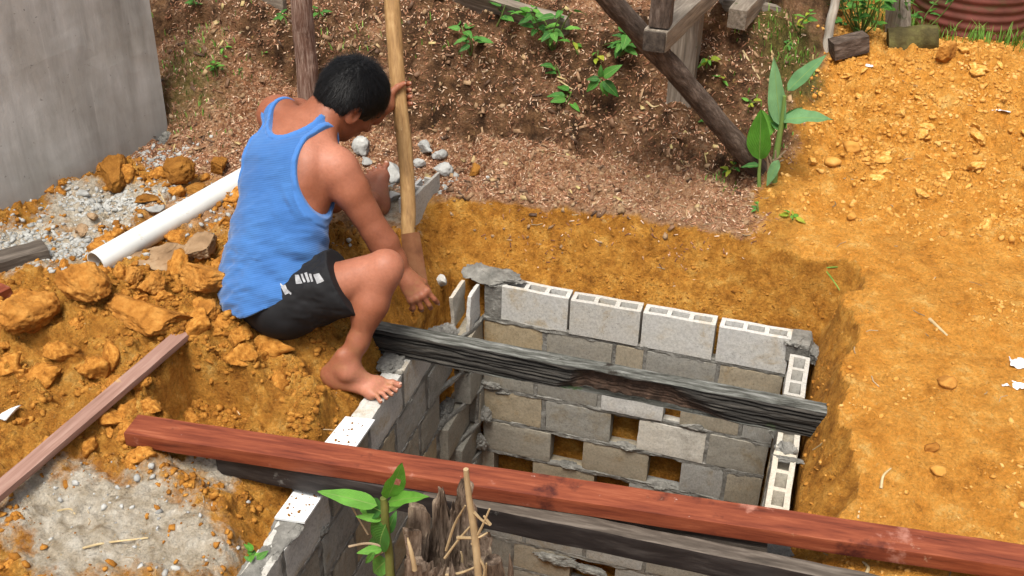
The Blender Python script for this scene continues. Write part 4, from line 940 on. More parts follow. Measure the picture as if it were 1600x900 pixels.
for k, c_ in enumerate(p):
    o = bpy.data.objects.new('clay_lump', libp[k % 8]); COL.objects.link(o); s_ = .014 + .026 * rr.random() ** 2
    o.location = (c_[0], c_[1], c_[2] + s_ * .1); o.rotation_euler = (rr.uniform(-.6, .6), rr.uniform(-.6, .6), rr.uniform(0, 6.28)); o.scale = (s_ * 1.2, s_, s_ * .8)
    _lm = [('close to the banana plant', at(1260, 250, .37)), ('below the dark timber block', at(1330, 130, .48)), ('near the upright orange clod', at(1470, 110, .58)), ('by the white plastic scrap', at(1555, 180, .45)), ('in the middle of the right mound', at(1420, 190, .45)), ('low on the front of the right mound', at(1420, 280, .33))]
    _n = min(_lm, key=lambda q_: np.hypot(*(q_[1][:2] - c_[:2])))[0]; _sz = 'small' if s_ < .02 else 'large'
    tag(o, _sz + ' pale yellow clay lump ' + _n, 'clay lump', 'pale lumps on the right mound')
for u, v, r, lb, sd_ in [(1478, 605, .030, 'brown rounded lump among pale crumbs right of the pit', 31), (1455, 705, .022, 'small brown lump low on the clay right of the pit', 32), (1475, 368, .018, 'dark brown lump on the upper right clay', 33), (1330, 345, .02, 'pale lump on the clay near the banana plant', 34), (1465, 745, .02, 'tan lump just above the red timber at the right', 35), (1330, 235, .04, 'tan stone on the mound right of the banana plant', 36), (1300, 262, .03, 'pale flat stone just right of the banana plant base', 37)]:
    clod('clay_lump', u, v, r, (1.2, .9, .7), M['clod'] if 'brown' in lb else M['crumb_pale'], lb, 'clay lump', sd_, 3, sub=3, group='single lumps on the right clay')
# cement rubble behind the foot
RB = 'broken cement rubble behind the pole'
for u, v, r, sq, lb, sd_ in [(562, 240, .052, (1, .8, .8), 'curled grey cement lump just right of the chin', 51), (570, 262, .03, (1.1, .8, .7), 'small grey cement lump above the left foot', 52), (612, 285, .055, (1.3, .7, .7), 'grey cement slab chip between foot and pole', 53), (612, 316, .040, (1.1, .9, .6), 'crumbled grey cement below the slab chip', 54),
                             (662, 243, .050, (1.1, .7, .7), 'pale cement chunk right of the pole, uppermost', 55), (685, 250, .036, (1, .8, .7), 'pale cement chunk beside the uppermost chunk', 56), (690, 275, .055, (1.0, .7, .7), 'grey cement bag lump right of the standing block', 57), (655, 262, .032, (1, .8, .8), 'small cement chip behind the standing block', 58), (640, 290, .03, (1, .8, .7), 'small cement chip left of the standing block', 59)]:
    clod('cement_rubble', u, v, r, sq, M['rubble'], lb, 'rubble', sd_, 5, .25, sub=4, group=RB, sink=.2)
# broken hollow block standing on end
q = on_ground(651, 349); ang = math.radians(86)
sb = empty('standing_block', q, 'broken hollow block standing on edge behind the wooden pole', 'hollow block')
ux = np.array([math.cos(ang), math.sin(ang), 0]); uy = np.array([math.sin(ang), -math.cos(ang), 0]); uy = -uy
def bx(c, dims, seed, nm):
    P, F = rough_box(dims, (10, 3, 8), .003, .002, 25, seed); obj(nm, np.asarray(c) + P[:, :1] * ux + P[:, 1:2] * uy + P[:, 2:3] * np.array([0, 0, 1.]), F, M['block_dry'], sb)
bx(q + ux * .10 + [0, 0, .06], (.24, .014, .15), 1, 'block_shell'); bx(q + ux * .08 + uy * .062 + [0, 0, .05], (.20, .014, .12), 2, 'block_shell')
for k, d_ in enumerate((.20, .11, .03)): bx(q + ux * d_ + uy * .031 + [0, 0, .05], (.014, .05, .12), 3 + k, 'block_web')
# white pipe
ca, cb = at(150, 412, .245), at(392, 274, .285); dp = (cb - ca) / np.linalg.norm(cb - ca); cb = cb + dp * .12
def ring_tube(a, b, r, th, seg=36):
    x, y, z, L = frame_from(a, b); V = []; F = []
    sts = [(0, r - th), (0, r)] + [(L * k / 12, r) for k in range(1, 13)] + [(L, r - th)] + [(L * k / 12, r - th) for k in range(11, 0, -1)]
    for s_, q_ in sts:
        for k in range(seg): an = 2 * PI * k / seg; V.append(np.asarray(a) + x * s_ + q_ * (math.cos(an) * y + math.sin(an) * z))
    n = len(sts)
    for i in range(n):
        for k in range(seg): F.append((i * seg + k, ((i + 1) % n) * seg + k, ((i + 1) % n) * seg + (k + 1) % seg, i * seg + (k + 1) % seg))
    return np.array(V), F
V, F = ring_tube(ca, cb, .0475, .004); pp = obj('plastic_pipe', V, F, M['pvc'], loc=ca); tag(pp, 'white plastic pipe lying behind the man from the clods to the bank', 'pipe')
# old boards at the left edge
a, b = at(-80, 432, .205), at(74, 392, .205); timber('old_board', a, b, .10, .06, M['darktop'], 'dark weathered board end lying on gravel at the left edge', 'board', n=(30, 4, 4), amp=.006, seed=31)
bpy.data.objects[-1] if False else None
a, b = at(-60, 492, .20), at(12, 456, .20); timber('old_board', a, b, .06, .06, M['red'], 'short reddish board end at the left edge below the dark board', 'board', n=(20, 4, 4), amp=.005, seed=32)
clod('cement_chip', 205, 440, .035, (1, .7, .8), M['rubble'], 'white cement chip between the clods by the pipe end', 'rubble', 71, 5, sub=3)
clod('cement_chip', 285, 680, .018, (1.5, .8, .5), M['rubble'], 'cement chip at the rim of the square trial cut', 'rubble', 72, 5, sub=3)
clod('cement_chip', 15, 650, .030, (1.4, .8, .5), M['tile'], 'white cement chip at the left edge above the loose plank', 'rubble', 73, 5, sub=3)
clod('cement_chip', 130, 305, .028, (1.3, .8, .5), M['rubble'], 'pale cement chip on the gravel below the large clod', 'rubble', 74, 5, sub=3)
clod('cement_chip', 185, 308, .032, (1.5, .7, .4), M['rubble'], 'flat grey cement chip in front of the large clod', 'rubble', 75, 5, sub=3)
clod('cement_chip', 243, 342, .035, (1.2, .8, .5), M['rubble'], 'torn grey cement paper chip beside the pipe', 'rubble', 76, 5, sub=3)
clod('cement_chip', 688, 520, .035, (1, .7, .9), M['block_dry'], 'pale broken block chip beside the beam end below the hand', 'rubble', 77, 6, sub=3)
# plastic litter
def litter(u, v, L, W, label, seed):
    g = on_ground(u, v); n = 14; X, Y = np.meshgrid(np.linspace(-L, L, n), np.linspace(-W, W, n), indexing='ij')
    Zz = .35 * W + .5 * W * fbm(np.stack([X, Y, X * 0 + seed], -1), 3.2 / W * .35, 4, seed); k = .25 * L * fbm(np.stack([X, Y, X * 0 + 9], -1), 1.5 / W * .4, 2, seed)
    P = np.stack([g[0] + X + k, g[1] + Y - k, g[2] + Zz], -1).reshape(-1, 3); idx_ = np.arange(n * n).reshape(n, n)
    F = [(idx_[i, j], idx_[i + 1, j], idx_[i + 1, j + 1], idx_[i, j + 1]) for i in range(n - 1) for j in range(n - 1)]
    o = obj('plastic_scrap', P, F, M['film'], loc=g, smooth=False); return tag(o, label, 'litter')
M['film'] = basic('white_film', [(.3, (.55, .58, .60)), (.7, (.80, .82, .84))], 9, rough=.35, bscale=40, bstr=.4)
litter(1560, 173, .042, .022, 'crumpled white plastic scrap on the right mound', 1)
litter(1590, 570, .03, .03, 'small white plastic scrap at the right edge', 2)
litter(1582, 603, .04, .02, 'torn grey plastic strip at the right edge below the scrap', 4)
litter(1358, 104, .016, .014, 'tiny white wrapper on the mound left of the upright clod', 3)
# sticks and straws on the ground
M['straw'] = basic('dry_straw', [(.3, (.35, .25, .12)), (.7, (.60, .48, .28))], 20, rough=.8)
M['greenstem'] = basic('green_stem', [(.3, (.10, .20, .03)), (.7, (.22, .34, .07))], 20, rough=.6)
def stick(pix, r, label, cat='stick', mat='straw', lift=.004, name='dry_stick'):
    pts = np.array([on_ground(*q) + [0, 0, lift] for q in pix]); pts = curve_pts(pts, 14); V, F = tube(pts, np.linspace(r, r * .6, 14), 6, True, .2, 2); return tag(obj(name, V, F, M[mat], loc=pts[0]), label, cat)
stick([(1290, 424), (1302, 440), (1312, 455)], .005, 'bent green stem lying on the clay rim right of the far wall', mat='greenstem', name='green_stem')
stick([(1285, 420), (1300, 419), (1316, 418)], .004, 'short green stem crossing the bent green stem', mat='greenstem', name='green_stem')
stick([(1452, 500), (1465, 512), (1480, 526)], .006, 'pale dry leaf stalk on the clay right of the beam end')
stick([(1376, 765), (1380, 745), (1392, 733)], .005, 'curled straw standing on the clay above the red timber')
stick([(1340, 812), (1342, 800), (1346, 790)], .005, 'short straw at the edge of the red timber')
stick([(1352, 900), (1356, 888), (1348, 880)], .006, 'straw poking out below the red timber')
stick([(130, 858), (165, 850), (232, 842)], .004, 'long pale straw on the cement patch')
stick([(90, 800), (110, 797), (118, 805)], .003, 'short straw above the cement patch')
stick([(325, 155), (332, 168), (345, 180)], .004, 'curled dry twig on the chips left of the post')
stick([(365, 175), (380, 187)], .005, 'pale stick below the curled twig')
stick([(248, 300), (258, 318), (262, 330)], .0035, 'thin twig beside the torn cement chip')
stick([(1010, 160), (1020, 168), (1030, 166)], .005, 'pale root curling out of the bank under the frame')
stick([(870, 125), (890, 138), (912, 152)], .004, 'pale twig slanting down the bank among the seedlings')
stick([(1180, 560), (1330, 640)], .003, 'x') if False else None
stick([(1255, 715), (1290, 690), (1330, 650)], .003, 'thin root trailing over the slope under the beam end')
stick([(1160, 80), (1172, 100), (1190, 130)], .005, 'thin grey stick hanging down the mossy bank')

# ================================================================== PLANTS
def leaf_mat(name, stops, trans=.25):
    m, t, b = new_mat(name); v = coords(t)
    oi = N(t, 'ShaderNodeObjectInfo'); at_ = N(t, 'ShaderNodeAttribute'); at_.attribute_name = 'leafuv'
    sep = N(t, 'ShaderNodeSeparateXYZ'); t.links.new(at_.outputs['Vector'], sep.inputs[0])
    c = ramp(t, oi.outputs['Random'], stops)
    n_ = ramp(t, noise(t, v, 3.0, 5, .6), [(.3, gray(.75)), (.7, gray(1.15))]); c = mix(t, 1, c, n_, 'MULTIPLY')
    ab = N(t, 'ShaderNodeMath', operation='ABSOLUTE'); t.links.new(sep.outputs['Y'], ab.inputs[0])
    vein = ramp(t, ab.outputs[0], [(.0, gray(1)), (.07, gray(0))])
    c = mix(t, vein, c, (.22, .34, .09))
    t.links.new(c, b.inputs['Base Color']); b.inputs['Roughness'].default_value = .55; b.inputs['Specular IOR Level'].default_value = .3
    # side veins
    wv = N(t, 'ShaderNodeMath', operation='MULTIPLY_ADD'); wv.inputs[1].default_value = -.55; t.links.new(ab.outputs[0], wv.inputs[0]); t.links.new(sep.outputs['X'], wv.inputs[2])
    sn = N(t, 'ShaderNodeMath', operation='MULTIPLY'); sn.inputs[1].default_value = 62; t.links.new(wv.outputs[0], sn.inputs[0]); s2 = N(t, 'ShaderNodeMath', operation='SINE'); t.links.new(sn.outputs[0], s2.inputs[0])
    bump(t, b, s2.outputs[0], .25, .02)
    tr = N(t, 'ShaderNodeBsdfTranslucent'); t.links.new(c, tr.inputs['Color']); ms = N(t, 'ShaderNodeMixShader'); ms.inputs[0].default_value = trans
    t.links.new(b.outputs[0], ms.inputs[1]); t.links.new(tr.outputs[0], ms.inputs[2])
    for l in list(t.links):
        if l.to_node.type == 'OUTPUT_MATERIAL': t.links.remove(l)
    out = [n for n in t.nodes if n.type == 'OUTPUT_MATERIAL'][0]; t.links.new(ms.outputs[0], out.inputs[0]); return m
M['leaf'] = leaf_mat('green_leaf', [(0, (.035, .13, .022)), (.5, (.06, .20, .03)), (1, (.10, .27, .045))])
M['leaf_fresh'] = leaf_mat('fresh_green_leaf', [(0, (.09, .29, .03)), (1, (.17, .42, .06))], .35)
M['leaf_yellow'] = leaf_mat('yellow_green_leaf', [(0, (.30, .38, .03)), (1, (.52, .52, .06))], .35)
M['leaf_grey'] = leaf_mat('bluish_banana_leaf', [(0, (.13, .30, .12)), (1, (.22, .42, .19))], .3)
M['husk'] = basic('dry_husk', [(.3, (.14, .095, .055)), (.7, (.36, .27, .18))], 14, (1, 1, .3), bscale=40)
def leaf_mesh(name, mat, width=.42, droop=.25, fold=.25, tip=1.0, n=12, wave=.0, hole=False, base=.6):
    V = []; F = []; uv = []; ks = (-1, -.5, 0, .5, 1)
    for i in range(n + 1):
        u = i / n; wd = width * (math.sin(PI * u ** base) ** .8) * (1 - .25 * u) * (1.0 if u < 1 else 0)
        for k in ks:
            y = wd / 2 * k; z = abs(k) * wd * fold * .5 - droop * u * u + wave * math.sin(u * 17 + k * 2) * abs(k) * .05
            V.append((u - .04 * droop * u, y, z)); uv.append((u, k, 0))
    nk = len(ks)
    for i in range(n):
        for k in range(nk - 1):
            if hole and i in (int(n * .45), int(n * .52)) and k == 1: continue
            F.append((i * nk + k, (i + 1) * nk + k, (i + 1) * nk + k + 1, i * nk + k + 1))
    me = mesh_of(name, V, F, mat); a = me.attributes.new('leafuv', 'FLOAT_VECTOR', 'POINT'); a.data.foreach_set('vector', np.array(uv, np.float32).ravel()); return me
LEAF = {k: leaf_mesh('leaf', M[m_], wd, dr_, fo, wave=wv, base=bs) for k, (m_, wd, dr_, fo, wv, bs) in dict(
    green=('leaf', .52, .22, .25, .3, .75), green2=('leaf', .62, .32, .2, .2, .7), fresh=('leaf_fresh', .46, .2, .3, .3, .75), yellow=('leaf_yellow', .55, .25, .25, .4, .8),
    banana=('leaf_grey', .30, .10, .35, .3, .7), banana_broad=('leaf_fresh', .46, .05, .35, .2, .8), banana_droop=('leaf_grey', .36, .30, .35, .5, .75), dark=('leaf', .45, .2, .3, .4, .7)).items()}
def put_leaf(parent, me, base, tip, normal=(0, 0, 1), name='leaf', wscale=1.0):
    base, tip = np.asarray(base, float), np.asarray(tip, float); x = tip - base; L = np.linalg.norm(x); x /= L
    nrm = np.asarray(normal, float); y = np.cross(nrm, x); y /= max(np.linalg.norm(y), 1e-6); z = np.cross(x, y)
    o = bpy.data.objects.new(name, me); COL.objects.link(o); o.parent = parent; bl = base - root_loc(parent)
    o.matrix_local = Matrix.Translation(bl) @ Matrix((tuple(x), tuple(y), tuple(z))).transposed().to_4x4() @ Matrix.Diagonal((L, L * wscale, L, 1)); return o
prng = np.random.default_rng(77)
M['stem'] = basic('plant_stem', [(.3, (.07, .13, .03)), (.7, (.16, .22, .06))], 20, rough=.6)
def seedling(u, v, h, n, L, kinds, label, cat='plant', group=None, spread=.8, name='seedling', cam_face=.35):
    g = on_ground(u, v); r = empty(name, g, label, cat, group)
    tops = []; mb = MB()
    for s_ in range(max(1, n // 6)):
        a = prng.uniform(0, 2 * PI); top = g + [math.cos(a) * h * .5, math.sin(a) * h * .4 - .15 * h, h * prng.uniform(.75, 1.1)]
        pts = curve_pts([g - [0, 0, .01], (g + top) / 2 + prng.normal(size=3) * h * .06, top], 8); V, F = tube(pts, np.linspace(.004, .0025, 8), 6); mb.add(V, F); tops.append(pts)
    mb.build('stem', M['stem'], r)
    tocam = CAM_POS - g; tocam /= np.linalg.norm(tocam)
    for k in range(n):
        pts = tops[k % len(tops)]; q = pts[prng.integers(3, 8)]
        a = prng.uniform(0, 2 * PI) + k * 2.4; d = np.array([math.cos(a), math.sin(a), prng.uniform(-.25, .45)]); d /= np.linalg.norm(d)
        l = L * prng.uniform(.65, 1.2); b0 = q + d * l * .25
        nrm = np.array([0, 0, 1.0]) + prng.normal(size=3) * .3 + tocam * cam_face
        put_leaf(r, LEAF[kinds[k % len(kinds)]], b0, b0 + d * l, nrm)
    return r
G_ = 'seedlings growing on the bank'
seedling(735, 85, .12, 13, .075, ['green', 'green2'], 'broad leaved seedling at the dark bank edge right of the pole', group=G_)
seedling(775, 40, .10, 9, .07, ['green', 'green2'], 'seedling rising in front of the broad bank board', group=G_)
seedling(865, 78, .20, 34, .068, ['green', 'fresh', 'green2'], 'bushy seedling against the right end of the broad bank board', group=G_)
seedling(905, 85, .06, 6, .05, ['yellow', 'fresh'], 'yellowish sprig right of the bushy seedling', group=G_)
seedling(968, 85, .12, 18, .075, ['green', 'dark', 'green2'], 'dark green seedling beside the slanting log', group=G_)
seedling(992, 80, .05, 4, .05, ['yellow'], 'yellow green sprig under the rail end', group=G_)
seedling(932, 95, .05, 5, .055, ['fresh', 'yellow', 'green'], 'light green seedling left of the dark green one', group=G_)
g = on_ground(942, 150); r = empty('seedling', g, 'large leaved seedling drooping over the bank in the middle', 'plant', G_)
top = g + [0, -.06, .10]; V, F = tube(curve_pts([g, g + [0, -.01, .06], top], 8), np.linspace(.004, .003, 8), 6); obj('stem', V, F, M['stem'], r)
for (tu, tv) in [(912, 142), (916, 122), (938, 104), (966, 100), (950, 152), (968, 150), (930, 130)]:
    tp = aty(tu, tv, top[1] - .015); put_leaf(r, LEAF['green2'], top + (tp - top) * .12, tp, (0, -.75, .7), wscale=.85)
seedling(882, 165, .06, 8, .085, ['fresh', 'green'], 'low green seedling on the bank face below the others', group=G_, cam_face=.8)
seedling(877, 128, .07, 5, .055, ['fresh', 'green'], 'pair of pale leaves on the bank above the low seedling', group=G_, cam_face=.8)
seedling(340, 118, .07, 14, .035, ['fresh', 'green'], 'small leaved weed on the dark bank left of the post', group=G_)
seedling(345, 92, .05, 8, .03, ['fresh'], 'tiny fresh weed above the small leaved weed', group=G_)
seedling(412, 93, .04, 5, .035, ['fresh'], 'tiny sprout between the weed and the post', group=G_)
seedling(372, 118, .03, 4, .03, ['green'], 'tiny dark sprout right of the small leaved weed', group=G_)
seedling(449, 40, .06, 6, .045, ['green', 'dark'], 'leafy sprig just left of the post top', group=G_)
seedling(498, 28, .05, 4, .05, ['green', 'dark'], 'single leafed sprig just right of the post top', group=G_)
seedling(310, 16, .05, 7, .04, ['dark', 'green'], 'dark weed at the top of the bank near the wall', group=G_)
seedling(1104, 105, .06, 7, .05, ['yellow', 'fresh'], 'yellow sprig between the plank post and the mossy bank', group=G_)
seedling(1125, 128, .03, 4, .045, ['yellow', 'fresh'], 'yellow leaf pair low beside the slanting log', group=G_)
seedling(1103, 195, .05, 6, .045, ['fresh', 'green'], 'small sprout under the slanting log', group=G_)
seedling(1165, 170, .04, 8, .035, ['yellow', 'fresh'], 'straggly yellow weed above the slanting log', group=G_)
seedling(1250, 55, .12, 14, .05, ['yellow', 'fresh', 'dark'], 'yellow tipped shrub on the mossy bank', group=G_)
seedling(1228, 80, .05, 7, .045, ['dark', 'green'], 'dark weed left below the yellow tipped shrub', group=G_)
seedling(1185, 330, .03, 6, .03, ['green', 'fresh'], 'weed tuft on the terrace right edge', group=G_)
seedling(1140, 268, .05, 8, .035, ['green', 'yellow'], 'mossy weed tuft at the foot of the slanting log', group=G_)
seedling(1240, 345, .03, 6, .04, ['yellow', 'fresh'], 'withered grass tuft on the pit rim', group=G_)
seedling(1345, 56, .34, 95, .065, ['green', 'dark', 'fresh'], 'leafy bush between the thin pole and the grey slab', 'bush', name='bush')
seedling(1430, 60, .30, 45, .06, ['green', 'dark', 'fresh'], 'leafy bush growing left of the drum', 'bush', name='bush')
seedling(1600, 30, .26, 50, .06, ['green', 'fresh'], 'green shrub at the right edge beyond the drum', 'bush', name='bush')
seedling(385, 893, .07, 16, .035, ['fresh', 'green'], 'low fresh weed at the bottom edge by the left wall', group=G_)
# grass
def blades(name, weight, n, L, label, seed, cols='grassm', **kw):
    p, q = scatter(weight, n, seed, **kw); r = np.random.default_rng(seed); V = np.empty((n, 6, 3))
    for i in range(n):
        a = r.uniform(0, 2 * PI); l = L * r.uniform(.4, 1.2); d = np.array([math.cos(a), math.sin(a), 0]); s_ = np.array([-d[1], d[0], 0]) * .0028; ln = r.uniform(.1, .9)
        m1 = p[i] + d * l * .25 * ln + [0, 0, l * .6]; tp = p[i] + d * l * .8 * ln + [0, 0, l * (1 - .3 * ln)]
        V[i] = [p[i] - s_, p[i] + s_, m1 - s_ * .8, m1 + s_ * .8, tp - s_ * .1, tp + s_ * .1]
    F0 = np.array([(0, 1, 3, 2), (2, 3, 5, 4)]); Fq = (F0[None] + (np.arange(n) * 6)[:, None, None]).reshape(-1, 4)
    return tag(obj(name, V.reshape(-1, 3), Fq, M[cols]), label, 'grass', kind='stuff')
M['grassm'] = basic('grass_blade', [(.3, (.06, .15, .02)), (.55, (.13, .26, .04)), (.8, (.30, .36, .10))], 4, rough=.6, bstr=0)
blades('grass', np.clip(grass * (.8 + edge), 0, 1), 9000, .10, 'patchy green grass round the drum and bushes', 81, x0=1.0, x1=3.2, y0=1.5, y1=4.0)
blades('grass', np.clip(.35 * moss * bank + .0, 0, 1), 700, .035, 'short moss and weeds on the damp bank', 82, x0=-2, x1=1.2, y0=0, y1=1.6)
# banana sapling
g = on_ground(1212, 285); yb = g[1]
bn = empty('banana_sapling', g, 'young banana plant with upright leaves at the foot of the slanting log', 'banana plant')
A_ = lambda u, v, dy=0.0: aty(u, v, yb + dy)
V, F = tube(curve_pts([A_(1208, 285), A_(1214, 235), A_(1221, 195), A_(1226, 150)], 14), np.linspace(.017, .007, 14), 10); obj('stem', V, F, M['leaf_fresh'], bn)
me_ = bpy.data.objects['stem'] if False else None
V, F = tube(curve_pts([A_(1186, 292, -.03), A_(1186, 270, -.03), A_(1188, 248, -.03)], 8), np.linspace(.009, .006, 8), 8); obj('stem', V, F, M['leaf_fresh'], bn)
CN = (-.2, -.85, .45)
put_leaf(bn, LEAF['banana'], A_(1219, 196), A_(1207, 90, .03), CN, wscale=.95)
put_leaf(bn, LEAF['banana'], A_(1231, 142), A_(1290, 82, .05), (-.1, -.6, .8), wscale=1.15)
put_leaf(bn, LEAF['banana_droop'], A_(1222, 188), A_(1294, 172, -.05), (0, -.45, .9), wscale=1.2)
put_leaf(bn, LEAF['banana_broad'], A_(1187, 250, -.03), A_(1188, 172, -.06), CN, wscale=1.05)
put_leaf(bn, LEAF['banana_broad'], A_(1200, 215), A_(1192, 172, .02), (.4, -.8, .3), wscale=1.4)
put_leaf(bn, LEAF['dark'], A_(1222, 205), A_(1202, 160, .09), (.0, -.5, .8), wscale=1.1)
put_leaf(bn, LEAF['dark'], A_(1224, 192, .02), A_(1252, 165, .04), (.0, -.5, .8), wscale=1.1)
put_leaf(bn, LEAF['banana'], A_(1217, 250, -.05), A_(1196, 292, -.07), (-.3, -.8, .3), wscale=1.3)
put_leaf(bn, LEAF['dark'], A_(1186, 258, -.03), A_(1158, 258, -.05), (0, -.4, .9))
mb = MB()
for k in range(9):
    a = k * .7; q0 = A_(1203 + 2 * (k % 3), 286 - 2 * k, -.015 + .008 * (k % 4)); q1 = A_(1196 + 4 * k, 235 + 5 * (k % 4), -.04 + .02 * (k % 3)); V, F = tube(curve_pts([q0, (q0 + q1) / 2 + [.012 * math.sin(a), .0, .01], q1], 8), np.linspace(.010, .003, 8), 6, True, .4, k); mb.add(V, F)
mb.build('dry_sheath', M['husk'], bn)
# foreground sapling in front of the dark beam
yf = -1.93; A_ = lambda u, v, dy=0.0: aty(u, v, yf + dy)
fp = empty('sapling', A_(612, 1250), 'green sapling with holed leaves in the foreground before the red timber', 'plant')
M['greenbark'] = basic('green_bark', [(.3, (.07, .09, .02)), (.6, (.16, .17, .045)), (.8, (.25, .22, .10))], 30, (1, 1, .4), bscale=60)
V, F = tube(curve_pts([A_(612, 1250), A_(611, 1000), A_(609, 880), A_(603, 830), A_(601, 792), A_(599, 778)], 26), np.linspace(.013, .0075, 26), 10, True, .12, 3); obj('stem', V, F, M['greenbark'], fp)
V, F = tube(curve_pts([A_(540, 770, .0), A_(552, 795), A_(575, 835)], 8), .0025, 6); obj('twig', V, F, M['husk'], fp)
V, F = tube(curve_pts([A_(545, 854, -.01), A_(575, 849), A_(603, 855)], 8), .0028, 6); obj('twig', V, F, M['husk'], fp)
V, F = tube(curve_pts([A_(578, 875, -.01), A_(598, 862), A_(610, 858)], 8), .0028, 6); obj('twig', V, F, M['husk'], fp)
LF1 = leaf_mesh('leaf', M['leaf_fresh'], .36, .16, .2, wave=.3, base=.72, hole=False); LF2 = leaf_mesh('leaf', M['leaf_fresh'], .40, .05, .3, wave=.4, base=.75, hole=True)
for me_, bs, tp, nn, ws in [(LF1, (590, 790, 0), (496, 763, -.03), (.15, -.45, .9), .9), (LF2, (606, 778, 0), (629, 727, -.02), (.55, -.75, .3), 1.0), (LF1, (607, 785, 0), (659, 769, -.04), (.1, -.4, .9), .8), (LEAF['fresh'], (604, 800, 0), (631, 784, .03), (.1, -.4, .9), .8),
                            (LEAF['green2'], (598, 800, .0), (560, 783, .03), (.1, -.7, .6), 1.0), (LEAF['fresh'], (590, 805, .02), (552, 785, .05), (.0, -.7, .6), .9), (LEAF['fresh'], (597, 812, 0), (556, 805, -.02), (.1, -.5, .8), .8),
                            (LEAF['green2'], (603, 820, -.01), (577, 870, -.02), (-.4, -.8, .2), 1.1), (LEAF['green'], (603, 835, .02), (620, 800, .05), (.3, -.8, .3), .9), (LEAF['fresh'], (598, 858, 0), (557, 862, -.03), (0, -.5, .8), .9), (LEAF['green2'], (605, 875, .01), (573, 900, .0), (-.2, -.7, .4), 1.1), (LEAF['green2'], (606, 850, .03), (560, 848, .05), (0, -.6, .7), .9), (LEAF['green'], (585, 862, -.02), (568, 885, -.03), (0, -.9, .2), .6)]:
    put_leaf(fp, me_, A_(*bs), A_(*tp), nn, wscale=ws)
# old stump
M['stump'] = basic('rotten_stump', [(.28, (.022, .014, .010)), (.42, (.11, .075, .053)), (.55, (.26, .19, .14)), (.70, (.52, .41, .29))], 12, (2.6, 2.6, .5), .9, 40, 1.0, .014, detail=10)
ys = -1.90; A_ = lambda u, v, dy=0.0: aty(u, v, ys + dy)
sc_ = A_(705, 1100); sr = empty('stump', [sc_[0], ys, -.02], 'rotten jagged tree stump with splinters at the bottom edge', 'stump')
nA, nH = 150, 60; an = np.arange(nA) * 2 * PI / nA
zt_l = A_(700, 872)[2]; zmid = A_(700, 800)[2]; zhi = A_(700, 765)[2]
cx = A_(698, 880)[0]
topz = zt_l + .03 * fbm(np.stack([np.cos(an) * 2, np.sin(an) * 2, an * 0], 1), 2.5, 3, 5)
def spike(ang, wd_, h): 
    d = (an - ang + PI) % (2 * PI) - PI; return h * np.exp(-np.abs(d / wd_) ** 3.5)
hgt = (zhi - zt_l) * .78
topz = topz + .035 * np.abs(fbm(np.stack([np.cos(an) * 9, np.sin(an) * 9, an * 0], 1), 2.5, 3, 6)) + spike(math.radians(78), .32, hgt * .93) + spike(math.radians(122), .24, hgt * .80) + spike(math.radians(168), .25, hgt * .55) + spike(math.radians(200), .2, hgt * .35) + spike(math.radians(102), .06, hgt * .3) + spike(math.radians(30), .18, hgt * .25)
V = []; F = []
for side, rad in ((0, .092), (1, .064)):
    for i in range(nH + 1):
        f_ = i / nH; z = -.02 + (topz - -.02) * f_ if side == 0 else (zt_l - .16) + (topz - (zt_l - .16)) * f_
        q = np.stack([np.cos(an) * 1.5, np.sin(an) * 1.5, z * 2.5], 1); rr_ = rad * (1 + .26 * fbm(q, 2.2, 4, 30 + side) + .30 * np.abs(fbm(q * [5, 5, .35], 2.5, 3, 40)) - .12) * (1 + .25 * (1 - np.clip(z / .5, 0, 1)))
        if side == 1: rr_ = np.minimum(rr_, rad * 1.05)
        rr_ = rr_ if i < nH else rr_ * (1 if side == 0 else 1.12)
        V.append(np.stack([cx + rr_ * np.cos(an) * 1.05, ys + .02 + rr_ * np.sin(an) * .9, z * np.ones(nA)], 1))
V = np.concatenate(V); o1 = (nH + 1) * nA
for i in range(nH):
    for k in range(nA):
        k2 = (k + 1) % nA; F.append((i * nA + k, i * nA + k2, (i + 1) * nA + k2, (i + 1) * nA + k)); F.append((o1 + i * nA + k, o1 + (i + 1) * nA + k, o1 + (i + 1) * nA + k2, o1 + i * nA + k2))
for k in range(nA): k2 = (k + 1) % nA; F.append((nH * nA + k, nH * nA + k2, o1 + nH * nA + k2, o1 + nH * nA + k))
F.append(tuple(o1 + k for k in range(nA)))
V = V + fbm(V, 45, 3, 8)[:, None] * .004
obj('trunk', V, F, M['stump'], sr)
M['splinter'] = basic('pale_splinter', [(.3, (.25, .17, .09)), (.7, (.50, .38, .22))], 20, (1, 1, .4), bscale=60)
def spl(pix, r0, r1, mat, nm, seed=0, seg=8):
    pts = curve_pts([A_(*q) for q in pix], 14); V, F = tube(pts, np.linspace(r0, r1, 14), seg, True, .25, seed); obj(nm, V, F, M[mat], sr)
spl([(752, 960, -.05), (746, 880, -.05), (741, 830, -.05), (733, 780, -.05), (728, 733, -.05)], .0088, .0055, 'splinter', 'upright_stick', 1, 10)
for k, px in enumerate([[(697, 860, -.03), (710, 820, -.03), (727, 790, -.04)], [(695, 872, -.04), (715, 845, -.04), (735, 822, -.04)], [(740, 800, -.05), (752, 812, -.05), (764, 820, -.05)], [(738, 850, -.05), (752, 825, -.05), (765, 795, -.05)], [(715, 840, -.04), (745, 840, -.05), (762, 832, -.04)], [(690, 900, -.05), (720, 895, -.05), (745, 885, -.05)], [(748, 870, -.05), (757, 890, -.05), (752, 910, -.05)], [(722, 890, .0), (722, 870, .0), (720, 862, 0)], [(758, 905, -.02), (760, 880, -.02)], [(766, 820, -.05), (760, 812, -.05), (756, 806, -.05)]]):
    spl(px, .0038, .002, 'splinter', 'twig', k + 3, 6)
